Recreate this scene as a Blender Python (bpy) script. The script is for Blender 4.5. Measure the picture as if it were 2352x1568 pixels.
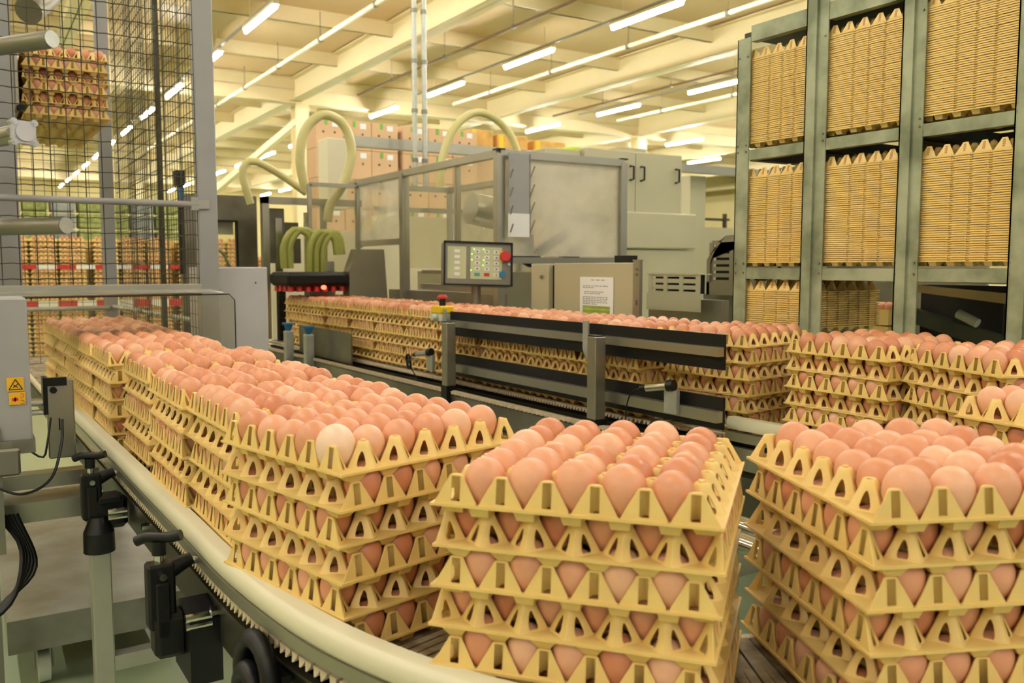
import bpy, bmesh, math, random
import numpy as np
from mathutils import Vector, Matrix
random.seed(7)
for o in list(bpy.data.objects): bpy.data.objects.remove(o)
SC = bpy.context.scene
COL = SC.collection
PI = math.pi
R = math.radians

# ------------------------------------------------------------------ camera, world, exposure
F_PX = 2020.0
PITCH = math.atan((784-612)/F_PX)
YAW = R(31.8)
CAM = Vector((0, 0, 1.33))
cd = bpy.data.cameras.new('camera'); cam = bpy.data.objects.new('camera', cd); COL.objects.link(cam)
cam.location = CAM
cam.rotation_euler = (PI/2-PITCH, 0, -YAW)
cd.sensor_width = 36; cd.lens = 36*F_PX/2352; cd.clip_start = .02; cd.clip_end = 200
cd.dof.use_dof = True; cd.dof.focus_distance = 1.7; cd.dof.aperture_fstop = 7.1
SC.camera = cam
w = bpy.data.worlds.new('world'); SC.world = w; w.use_nodes = True
w.node_tree.nodes['Background'].inputs[0].default_value = (1.0, .96, .90, 1)
w.node_tree.nodes['Background'].inputs[1].default_value = 0.22
SC.view_settings.view_transform = 'Standard'; SC.view_settings.look = 'None'
SC.view_settings.gamma = 1; SC.view_settings.use_curve_mapping = False
SC.view_settings.exposure = 1.12
cy = SC.cycles; cy.max_bounces = 5; cy.diffuse_bounces = 3; cy.glossy_bounces = 3; cy.transmission_bounces = 3; cy.transparent_max_bounces = 8
cy.caustics_reflective = False; cy.caustics_refractive = False; cy.sample_clamp_indirect = 6; cy.use_adaptive_sampling = True; cy.adaptive_threshold = .05; cy.use_light_tree = False
LAMP_STRENGTH = 72.0
LAMP_COL = (1.0, .965, .88)

# ------------------------------------------------------------------ materials
def lin(c):
    return tuple(((v/255)/12.92 if v/255 <= .04045 else ((v/255+.055)/1.055)**2.4) for v in c)
def mat(name, rgb, rough=.5, metal=0.0, var=0.0, vscale=8.0, bump=0.0, bscale=60.0, emit=None, strength=0, alpha=None, stretch=None, rgb2=None, trans=0, coat=0, spec=None):
    m = bpy.data.materials.new(name); m.use_nodes = True
    nt = m.node_tree; b = nt.nodes['Principled BSDF']
    c = lin(rgb)
    b.inputs['Base Color'].default_value = (*c, 1)
    b.inputs['Roughness'].default_value = rough
    b.inputs['Metallic'].default_value = metal
    if spec is not None: b.inputs['Specular IOR Level'].default_value = spec
    if coat: b.inputs['Coat Weight'].default_value = coat
    if trans: b.inputs['Transmission Weight'].default_value = trans
    tc = nt.nodes.new('ShaderNodeTexCoord')
    src = tc.outputs['Object']
    if stretch:
        mp = nt.nodes.new('ShaderNodeMapping'); mp.inputs['Scale'].default_value = stretch
        nt.links.new(src, mp.inputs[0]); src = mp.outputs[0]
    if var > 0 or rgb2:
        n = nt.nodes.new('ShaderNodeTexNoise'); n.inputs['Scale'].default_value = vscale; n.inputs['Detail'].default_value = 6
        nt.links.new(src, n.inputs['Vector'])
        r = nt.nodes.new('ShaderNodeValToRGB')
        c2 = lin(rgb2) if rgb2 else tuple(max(0, v*(1-var)) for v in c)
        c1 = c if rgb2 else tuple(min(1, v*(1+var*.6)) for v in c)
        r.color_ramp.elements[0].position = .35; r.color_ramp.elements[1].position = .65
        r.color_ramp.elements[0].color = (*c2, 1); r.color_ramp.elements[1].color = (*c1, 1)
        nt.links.new(n.outputs['Fac'], r.inputs[0]); nt.links.new(r.outputs[0], b.inputs['Base Color'])
    if bump > 0:
        n2 = nt.nodes.new('ShaderNodeTexNoise'); n2.inputs['Scale'].default_value = bscale
        nt.links.new(src, n2.inputs['Vector'])
        bp = nt.nodes.new('ShaderNodeBump'); bp.inputs['Strength'].default_value = bump; bp.inputs['Distance'].default_value = .002
        nt.links.new(n2.outputs['Fac'], bp.inputs['Height']); nt.links.new(bp.outputs[0], b.inputs['Normal'])
    if emit is not None:
        b.inputs['Emission Color'].default_value = (*emit, 1); b.inputs['Emission Strength'].default_value = strength
    if alpha is not None:
        b.inputs['Alpha'].default_value = alpha
    return m
M = {}
M['tray'] = mat('tray_plastic', (255, 219, 136), .36, var=.06, vscale=30)
ntt = M['tray'].node_tree; _o = ntt.nodes['Material Output']; _b = ntt.nodes['Principled BSDF']; _t = ntt.nodes.new('ShaderNodeBsdfTranslucent'); _t.inputs[0].default_value = (.95, .62, .22, 1)
_m = ntt.nodes.new('ShaderNodeMixShader'); _m.inputs[0].default_value = .14; ntt.links.new(_b.outputs[0], _m.inputs[1]); ntt.links.new(_t.outputs[0], _m.inputs[2]); ntt.links.new(_m.outputs[0], _o.inputs[0])
M['traydark'] = mat('tray_imprint', (196, 150, 84), .5, var=.1, vscale=80)
M['raytray'] = M['tray']
def egg_material(name, stops, island=False):
    m = bpy.data.materials.new(name); m.use_nodes = True; nt = m.node_tree; b = nt.nodes['Principled BSDF']
    if island:
        g = nt.nodes.new('ShaderNodeNewGeometry'); rnd = g.outputs['Random Per Island']
    else:
        g = nt.nodes.new('ShaderNodeObjectInfo'); rnd = g.outputs['Random']
    r = nt.nodes.new('ShaderNodeValToRGB')
    while len(r.color_ramp.elements) < len(stops): r.color_ramp.elements.new(.5)
    for e, (p, c) in zip(r.color_ramp.elements, stops): e.position = p; e.color = (*lin(c), 1)
    nt.links.new(rnd, r.inputs[0])
    tc = nt.nodes.new('ShaderNodeTexCoord'); n = nt.nodes.new('ShaderNodeTexNoise'); n.inputs['Scale'].default_value = 45; n.inputs['Detail'].default_value = 4
    nt.links.new(tc.outputs['Object'], n.inputs['Vector'])
    mx = nt.nodes.new('ShaderNodeMix'); mx.data_type = 'RGBA'; mx.blend_type = 'MULTIPLY'
    mr = nt.nodes.new('ShaderNodeMapRange'); mr.inputs[1].default_value = .3; mr.inputs[2].default_value = .7; mr.inputs[3].default_value = .93; mr.inputs[4].default_value = 1.05
    nt.links.new(n.outputs['Fac'], mr.inputs[0])
    cb = nt.nodes.new('ShaderNodeCombineColor')
    for i in range(3): nt.links.new(mr.outputs[0], cb.inputs[i])
    mx.inputs[0].default_value = 1
    nt.links.new(r.outputs[0], mx.inputs[6]); nt.links.new(cb.outputs[0], mx.inputs[7])
    nt.links.new(mx.outputs[2], b.inputs['Base Color'])
    b.inputs['Roughness'].default_value = .36
    b.inputs['Subsurface Weight'].default_value = .0
    return m
EGG_STOPS = [(0, (206, 131, 94)), (.3, (220, 151, 112)), (.6, (228, 162, 124)), (.85, (234, 171, 134)), (1, (242, 192, 156))]
M['egg'] = egg_material('eggshell_brown', EGG_STOPS)
M['eggmass'] = egg_material('eggshell_brown_mass', EGG_STOPS, True)
M['eggpale'] = egg_material('eggshell_pale', [(0, (248, 208, 174)), (1, (250, 214, 182))])
M['steel'] = mat('brushed_steel', (170, 166, 150), .34, .85, var=.06, vscale=4)
M['steeldark'] = mat('dull_steel', (140, 136, 122), .42, .75, var=.12, vscale=4)
M['galv'] = mat('galvanised', (190, 192, 184), .4, .7, var=.1, vscale=20)
M['alu'] = mat('aluminium', (178, 176, 162), .35, .6, var=.06, vscale=10)
M['greyp'] = mat('grey_paint', (160, 160, 160), .5, .1, var=.05)
M['lilac'] = mat('pale_grey_panel', (198, 196, 200), .5, .1, var=.05, vscale=3)
M['cream'] = mat('cream_steel_panel', (190, 184, 154), .45, .25, var=.06, vscale=2)
M['rack'] = mat('rack_green_grey', (172, 178, 150), .5, .2, var=.2, vscale=9, rgb2=(118, 126, 100))
M['rackdark'] = mat('rack_back_sheet', (70, 76, 66), .6, .2, var=.2)
M['black'] = mat('black_plastic', (17, 17, 16), .42, 0, var=.2, vscale=5, spec=.35)
M['blackm'] = mat('black_metal', (22, 22, 20), .4, .4, var=.2)
M['wire'] = mat('dark_wire', (70, 66, 46), .5, .4, var=.2)
M['rail'] = mat('white_rail', (226, 218, 186), .35, 0, var=.05, vscale=4)
M['teeth'] = mat('chain_teeth', (222, 204, 172), .5, 0, var=.15, vscale=60)
M['belt'] = mat('belt_plastic', (176, 160, 128), .6, 0, var=.3, vscale=30, rgb2=(110, 92, 66))
M['framedark'] = mat('conveyor_frame', (70, 68, 55), .45, .6, var=.25, vscale=8)
M['floor'] = mat('floor_epoxy', (150, 164, 130), .3, 0, var=.06, vscale=1.2, bump=.05, bscale=30)
M['deck'] = mat('roof_deck', (226, 196, 150), .32, 0, var=.03, vscale=.6)
M['beam'] = mat('cream_beam', (252, 236, 190), .5, 0, var=.03, vscale=1)
M['tube'] = mat('lamp_tube', (255, 255, 250), .3, emit=LAMP_COL, strength=LAMP_STRENGTH)
M['whitep'] = mat('white_pipe', (246, 238, 200), .4, 0, var=.02)
M['darkpipe'] = mat('dark_pipe', (120, 96, 66), .5, .3, var=.1)
M['carton'] = mat('cardboard', (214, 178, 140), .8, 0, var=.05, vscale=3)
M['cartgap'] = mat('carton_hole', (50, 32, 24), .9)
M['paperw'] = mat('white_paper', (238, 238, 236), .6, 0, var=.02)
M['ink'] = mat('grey_ink', (110, 112, 120), .7)
M['green'] = mat('green_sticker', (120, 180, 70), .6, var=.1)
M['lime'] = mat('lime_film', (176, 208, 40), .3, var=.2, vscale=12)
M['amber'] = mat('amber_carton', (216, 168, 90), .7, var=.2, vscale=6)
M['yellow'] = mat('yellow_plastic', (244, 204, 30), .4, var=.03)
M['palegrey'] = mat('pale_grey_plastic', (206, 210, 190), .4, var=.03)
M['red'] = mat('red_plastic', (200, 50, 46), .35, var=.05)
M['blue'] = mat('blue_plastic', (52, 118, 160), .4, var=.05)
M['teal'] = mat('teal_key', (70, 160, 150), .4)
M['hose'] = mat('cream_hose', (214, 204, 140), .4, 0, var=.06, vscale=10)
M['hoseg'] = mat('olive_hose', (156, 158, 76), .4, 0, var=.1, vscale=10)
M['label_y'] = mat('warning_yellow', (236, 180, 30), .5, var=.03)
M['ledg'] = mat('led_green', (120, 255, 60), .3, emit=(.3, 1, .1), strength=1.5)
M['ledr'] = mat('led_red', (255, 60, 40), .3, emit=(1, .08, .04), strength=3)
M['chrome'] = mat('chrome', (220, 220, 215), .15, 1.0)
M['keyp'] = mat('key_panel', (196, 200, 160), .5, var=.04)
M['rust'] = mat('trolley_steel', (150, 150, 138), .35, .25, var=.3, vscale=5, rgb2=(116, 110, 88))
M['wood'] = mat('pallet_wood', (120, 92, 60), .8, var=.3, vscale=8)
M['plate'] = mat('stained_steel', (140, 136, 120), .35, .7, var=.2, vscale=3, rgb2=(104, 98, 82))
M['wall'] = mat('wall_panel', (236, 220, 160), .7, var=.03, vscale=.5)
M['tapew'] = mat('tape_white', (240, 236, 226), .5)
M['bluec'] = mat('blue_crate', (150, 158, 156), .6, var=.2)
M['greenc'] = mat('green_crate', (150, 160, 92), .6, var=.3, vscale=14)
def pane_material(name, tint, rough, a, var=.0):
    m = bpy.data.materials.new(name); m.use_nodes = True; nt = m.node_tree
    b = nt.nodes['Principled BSDF']; b.inputs['Base Color'].default_value = (*lin(tint), 1); b.inputs['Roughness'].default_value = rough
    out = nt.nodes['Material Output']; tr = nt.nodes.new('ShaderNodeBsdfTransparent'); tr.inputs[0].default_value = (.93, .92, .86, 1)
    mx = nt.nodes.new('ShaderNodeMixShader')
    n = nt.nodes.new('ShaderNodeTexNoise'); n.inputs['Scale'].default_value = 2.2; n.inputs['Detail'].default_value = 5
    tc = nt.nodes.new('ShaderNodeTexCoord'); nt.links.new(tc.outputs['Object'], n.inputs['Vector'])
    mr = nt.nodes.new('ShaderNodeMapRange'); mr.inputs[1].default_value = .35; mr.inputs[2].default_value = .65
    mr.inputs[3].default_value = a-var; mr.inputs[4].default_value = a+var
    nt.links.new(n.outputs['Fac'], mr.inputs[0]); nt.links.new(mr.outputs[0], mx.inputs[0])
    nt.links.new(tr.outputs[0], mx.inputs[1]); nt.links.new(b.outputs[0], mx.inputs[2]); nt.links.new(mx.outputs[0], out.inputs[0])
    return m
M['milky'] = pane_material('scuffed_pane', (240, 234, 214), .3, .42, .2)
M['clear'] = pane_material('clear_pane', (210, 206, 186), .1, .10, .03)
M['palecream'] = mat('pale_cream_panel', (234, 224, 192), .5, 0, var=.03, vscale=2)
M['sheetclear'] = pane_material('clear_sheet', (190, 186, 170), .1, .06, .02)

# ------------------------------------------------------------------ mesh helpers
class MB:
    def __init__(s): s.v = []; s.f = []; s.m = []; s.mi = 0
    def add(s, vs, fs):
        o = len(s.v); s.v += [tuple(p) for p in vs]; s.f += [tuple(i+o for i in f) for f in fs]; s.m += [s.mi]*len(fs); return s
    def box(s, c, d, rz=0, rx=0, ry=0, bev=0):
        hx, hy, hz = d[0]/2, d[1]/2, d[2]/2
        if bev <= 0:
            vs = [Vector((x, y, z)) for x in (-hx, hx) for y in (-hy, hy) for z in (-hz, hz)]
            fs = [(0, 1, 3, 2), (4, 6, 7, 5), (0, 4, 5, 1), (2, 3, 7, 6), (0, 2, 6, 4), (1, 5, 7, 3)]
        else:
            bev = min(bev, hx*.9, hy*.9, hz*.9)
            bm = bmesh.new(); bmesh.ops.create_cube(bm, size=1)
            for v in bm.verts: v.co = Vector((v.co.x*d[0], v.co.y*d[1], v.co.z*d[2]))
            bmesh.ops.bevel(bm, geom=bm.edges[:], offset=bev, segments=1, affect='EDGES')
            vs = [v.co.copy() for v in bm.verts]; bm.verts.index_update(); fs = [tuple(v.index for v in f.verts) for f in bm.faces]; bm.free()
        mt = Matrix.Rotation(rz, 3, 'Z') @ Matrix.Rotation(ry, 3, 'Y') @ Matrix.Rotation(rx, 3, 'X')
        return s.add([Vector(c)+mt @ v for v in vs], fs)
    def bx(s, x0, x1, y0, y1, z0, z1, bev=0):
        return s.box(((x0+x1)/2, (y0+y1)/2, (z0+z1)/2), (abs(x1-x0), abs(y1-y0), abs(z1-z0)), bev=bev)
    def bar(s, p0, p1, w, h, bev=0):   # box along p0-p1, w across, h vertical-ish
        p0 = Vector(p0); p1 = Vector(p1); d = p1-p0; L = d.length; d.normalize()
        up = Vector((0, 0, 1)) if abs(d.z) < .95 else Vector((1, 0, 0))
        sx = d.cross(up).normalized(); uz = sx.cross(d).normalized()
        vs = []
        for t in (0, L):
            for a, b in ((-1, -1), (1, -1), (1, 1), (-1, 1)): vs.append(p0+d*t+sx*(a*w/2)+uz*(b*h/2))
        return s.add(vs, [(0, 1, 2, 3), (7, 6, 5, 4), (0, 4, 5, 1), (1, 5, 6, 2), (2, 6, 7, 3), (3, 7, 4, 0)])
    def cyl(s, p0, p1, r, n=16, r2=None, caps=True):
        p0 = Vector(p0); p1 = Vector(p1); r2 = r if r2 is None else r2
        d = (p1-p0).normalized(); a = d.orthogonal().normalized(); b = d.cross(a)
        vs = []
        for p, rr in ((p0, r), (p1, r2)):
            for i in range(n): t = 2*PI*i/n; vs.append(p+a*math.cos(t)*rr+b*math.sin(t)*rr)
        fs = [(i, (i+1) % n, n+(i+1) % n, n+i) for i in range(n)]
        if caps: fs += [tuple(range(n-1, -1, -1)), tuple(range(n, 2*n))]
        return s.add(vs, fs)
    def tube(s, pts, r, n=8, closed=False):
        pts = [Vector(p) for p in pts]; k = len(pts); vs = []; prev = None
        for i, p in enumerate(pts):
            d = (pts[min(i+1, k-1)]-pts[max(i-1, 0)]).normalized()
            a = d.orthogonal().normalized() if prev is None else (prev-d*prev.dot(d)).normalized()
            prev = a; b = d.cross(a)
            for j in range(n): t = 2*PI*j/n; vs.append(p+a*math.cos(t)*r+b*math.sin(t)*r)
        fs = [(i*n+j, i*n+(j+1) % n, (i+1)*n+(j+1) % n, (i+1)*n+j) for i in range(k-1) for j in range(n)]
        fs += [tuple(range(n-1, -1, -1)), tuple(range((k-1)*n, k*n))]
        return s.add(vs, fs)
    def sweep(s, path, prof):   # path: (x,y,z); prof: closed outline of (offset to the left, z)
        k = len(path); n = len(prof); vs = []
        for i in range(k):
            a = path[max(i-1, 0)]; b = path[min(i+1, k-1)]; dx, dy = b[0]-a[0], b[1]-a[1]; L = math.hypot(dx, dy)
            nx, ny = -dy/L, dx/L
            for (o, z) in prof: vs.append((path[i][0]+nx*o, path[i][1]+ny*o, path[i][2]+z))
        fs = [(i*n+j, i*n+(j+1) % n, (i+1)*n+(j+1) % n, (i+1)*n+j) for i in range(k-1) for j in range(n)]
        fs += [tuple(range(n-1, -1, -1)), tuple(range((k-1)*n, k*n))]
        return s.add(vs, fs)
    def poly(s, pts, th, nrm):   # flat outline given in 3D, extruded by th along nrm
        n = len(pts); nv = Vector(nrm)*th; vs = [Vector(p) for p in pts]+[Vector(p)+nv for p in pts]
        return s.add(vs, [tuple(range(n-1, -1, -1)), tuple(range(n, 2*n))]+[(i, (i+1) % n, n+(i+1) % n, n+i) for i in range(n)])
    def mesh(s, name, mats, off=(0, 0, 0), smooth=False):
        me = bpy.data.meshes.new(name); ox, oy, oz = off
        me.from_pydata([(x-ox, y-oy, z-oz) for x, y, z in s.v], [], s.f)
        for m in (mats if isinstance(mats, (list, tuple)) else [mats]): me.materials.append(m)
        me.polygons.foreach_set('material_index', s.m)
        if smooth:
            me.polygons.foreach_set('use_smooth', [True]*len(s.f))
        bm = bmesh.new(); bm.from_mesh(me); bmesh.ops.recalc_face_normals(bm, faces=bm.faces)
        if smooth:
            for e in bm.edges:
                if len(e.link_faces) == 2 and e.calc_face_angle(0) > R(38): e.smooth = False
        bm.to_mesh(me); bm.free(); me.update()
        return me
def tag(o, label=None, cat=None, group=None, kind=None):
    if label: o['label'] = label
    if cat: o['category'] = cat
    if group: o['group'] = group
    if kind: o['kind'] = kind
    return o
def thing(name, label, cat, loc, group=None):
    o = bpy.data.objects.new(name, None); COL.objects.link(o); o.location = loc; o.empty_display_size = .05
    return tag(o, label, cat, group)
def wloc(o):
    l = Vector((0, 0, 0))
    while o: l += Vector(o.location); o = o.parent
    return l
def part(name, mb, m, parent=None, label=None, kind=None, smooth=False):
    off = wloc(parent) if parent else (0, 0, 0)
    o = bpy.data.objects.new(name, mb.mesh(name, m, off, smooth)); COL.objects.link(o)
    if parent: o.parent = parent
    return tag(o, label, kind=kind)
def solo(name, mb, m, label, cat, group=None, smooth=False, kind=None, at=None):
    if at is None:
        a = np.array(mb.v); at = ((a[:, 0].min()+a[:, 0].max())/2, (a[:, 1].min()+a[:, 1].max())/2, a[:, 2].min())
    o = bpy.data.objects.new(name, mb.mesh(name, m, at, smooth)); COL.objects.link(o); o.location = at
    return tag(o, label, cat, group, kind)
def struct(name, mb, m, parent=None, label=None):
    o = part(name, mb, m, parent)
    if parent is None: o['kind'] = 'structure'
    if label: o['label'] = label
    return o
ORD = ['first', 'second', 'third', 'fourth', 'fifth', 'sixth', 'seventh', 'eighth', 'ninth', 'tenth', 'eleventh', 'twelfth', 'thirteenth', 'fourteenth']
def cat_rom(pts, step=.03):
    P = [Vector(p) for p in pts]; P = [P[0]*2-P[1]]+P+[P[-1]*2-P[-2]]; out = []
    for i in range(1, len(P)-2):
        n = max(2, int((P[i+1]-P[i]).length/step))
        for k in range(n):
            t = k/n; a, b, c, d = P[i-1], P[i], P[i+1], P[i+2]
            out.append(.5*((2*b)+(c-a)*t+(2*a-5*b+4*c-d)*t*t+(3*b-a-3*c+d)*t**3))
    out.append(P[-2]); return out

# ------------------------------------------------------------------ building shell
mb = MB(); mb.bx(-12, 34, -8, 46, -.1, 0); struct('floor', mb, M['floor'])
mb = MB(); mb.bx(-12, 34, -8, 46, 5.52, 5.6); ceiling = struct('ceiling', mb, M['deck'])
mb = MB(); mb.bx(-12, 34, 45.9, 46.1, 0, 5.6); struct('wall_back', mb, M['wall'])
mb = MB(); mb.bx(33.9, 34.1, -8, 46, 0, 5.6); struct('wall_right', mb, M['wall'])
mb = MB(); mb.bx(-12.1, -11.9, -8, 46, 0, 5.6); struct('wall_left', mb, M['wall'])
def ibeam(mb, p0, p1, h, wd, axis):
    x0, y0, z = p0; x1, y1, _ = p1
    if axis == 'y':
        mb.bx(x0-.008, x0+.008, y0, y1, z, z+h); mb.bx(x0-wd/2, x0+wd/2, y0, y1, z, z+.02); mb.bx(x0-wd/2, x0+wd/2, y0, y1, z+h-.02, z+h)
    else:
        mb.bx(x0, x1, y0-.008, y0+.008, z, z+h); mb.bx(x0, x1, y0-wd/2, y0+wd/2, z, z+.02); mb.bx(x0, x1, y0-wd/2, y0+wd/2, z+h-.02, z+h)
for X in (-8.35, -3.4, 1.55, 6.45, 11.4, 16.35, 21.3, 26.2, 31.1):
    mb = MB(); ibeam(mb, (X, -8, 5.0), (X, 45.8, 5.0), .5, .26, 'y'); struct('beam', mb, M['beam'], ceiling)
for Y in (-2.0, 19.6, 41.2):
    mb = MB(); ibeam(mb, (-12, Y, 4.95), (33.9, Y, 4.95), .56, .3, 'x'); struct('girder', mb, M['beam'], ceiling)
y = -6.8
while y < 45:
    mb = MB(); mb.bx(-12, 33.9, y-.03, y+.03, 5.27, 5.53); mb.bx(-12, 33.9, y-.05, y+.02, 5.27, 5.29)
    struct('purlin', mb, M['beam'], ceiling); y += 2.64
n_col = 0
for X in (6.58, 16.45, 26.2, 1.55):
    for Y in (19.7, 41.3):
        if X < 6 and Y < 30: continue
        n_col += 1
        mb = MB(); mb.bx(X-.15, X+.15, Y-.17, Y-.15, 0, 4.95); mb.bx(X-.15, X+.15, Y+.15, Y+.17, 0, 4.95); mb.bx(X-.01, X+.01, Y-.15, Y+.15, 0, 4.95)
        struct('trim_%d' % n_col, mb, M['beam'])
mb = MB(); mb.bar((6.55, 19.75, 4.6), (3.7, 27.0, 1.2), .14, .14); struct('trim_brace', mb, M['beam'], ceiling)
# strip lights
rows = [(3.72, 'left'), (8.25, 'middle'), (12.6, 'right'), (17.4, 'far right'), (21.0, 'farthest right')]
lampsrc = None
def make_lamp(X, Y, z, label, group):
    global lampsrc
    t = thing('strip_light', label, 'ceiling light', (X, Y, z), group)
    if lampsrc is None:
        a = MB(); a.box((X, Y, z+.075), (.09, 1.52, .05)); a.cyl((X, Y-.5, z+.1), (X, Y-.5, z+.46), .006, 6); a.cyl((X, Y+.5, z+.1), (X, Y+.5, z+.46), .006, 6)
        h = part('housing', a, M['whitep'], t)
        a = MB(); a.cyl((X, Y-.74, z+.02), (X, Y+.74, z+.02), .028, 10); g = part('lamp_tube', a, M['tube'], t, smooth=True)
        lampsrc = (h, g)
    else:
        for s in lampsrc:
            c = s.copy(); COL.objects.link(c); c.parent = t
    return t
for X, nm in rows:
    k = 0
    Y = 3.7 if X < 20 else 12.7
    while Y < 44:
        k += 1
        if not (X > 16 and Y < 9):
            make_lamp(X, Y, 4.80, 'fluorescent strip light, %s from the near end of the %s ceiling row' % (ORD[k-1], nm), 'strip lights under the ceiling')
        Y += 3.03
for X, nm in ((-1.0, 'nearer row left of'), (-5.4, 'farther row left of')):
    for k, Y in enumerate((-5, -3.2, 1, 4, 7.5, 12, 17.4, 26)):
        make_lamp(X, Y, 4.80, 'fluorescent strip light, %s in the %s the cage' % (ORD[k], nm), 'strip lights left of the view')
for X, nm in ((3.7, 'left'), (8.25, 'middle')):
    for k, Y in enumerate((-5.5, -3.3, .6)): make_lamp(X, Y, 4.80, 'fluorescent strip light behind the photographer, %s in the %s row' % (ORD[k], nm), 'strip lights behind the view')
for X, nm in rows[:3]+[(-1.0, 'near left')]:
    y1 = {3.72: 30, 8.25: 17.3, 12.6: 17.3, -1.0: 19}[X]
    a = MB(); a.bx(X-.02, X+.02, 3.5, y1, 4.925, 4.95)
    solo('lamp_rail', a, M['greyp'], 'thin grey trunking rail above the %s row of strip lights' % nm, 'rail')
# pipes below the ceiling
for X, m, r, lab, y0, y1 in ((4.9, 'whitep', .035, 'long white ceiling pipe left of the first beam', 4, 30), (9.28, 'whitep', .035, 'long white ceiling pipe left of the second beam', 4, 17.4), (13.7, 'whitep', .035, 'long white ceiling pipe at the right below the deck', 6, 17.2),
                              (7.09, 'darkpipe', .022, 'thin dark ceiling rail behind the pair of galvanised posts', 4, 17.5), (12.0, 'darkpipe', .022, 'thin dark ceiling rail beside the right strip lights', 6, 17.5)):
    t = thing('ceiling_pipe', lab, 'pipe', (X, (y0+y1)/2, 4.85))
    a = MB(); a.cyl((X, y0, 4.88), (X, y1, 4.88), r, 10); part('pipe', a, M[m], t, smooth=True)
    yy = y0+.8
    while yy < y1:
        a = MB(); a.cyl((X, yy, 4.88), (X, yy, 5.3), .006, 6); a.cyl((X, yy-.03, 4.88), (X, yy+.03, 4.88), r+.014, 10); part('hanger', a, M['steeldark'], t); yy += 2.2

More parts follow.
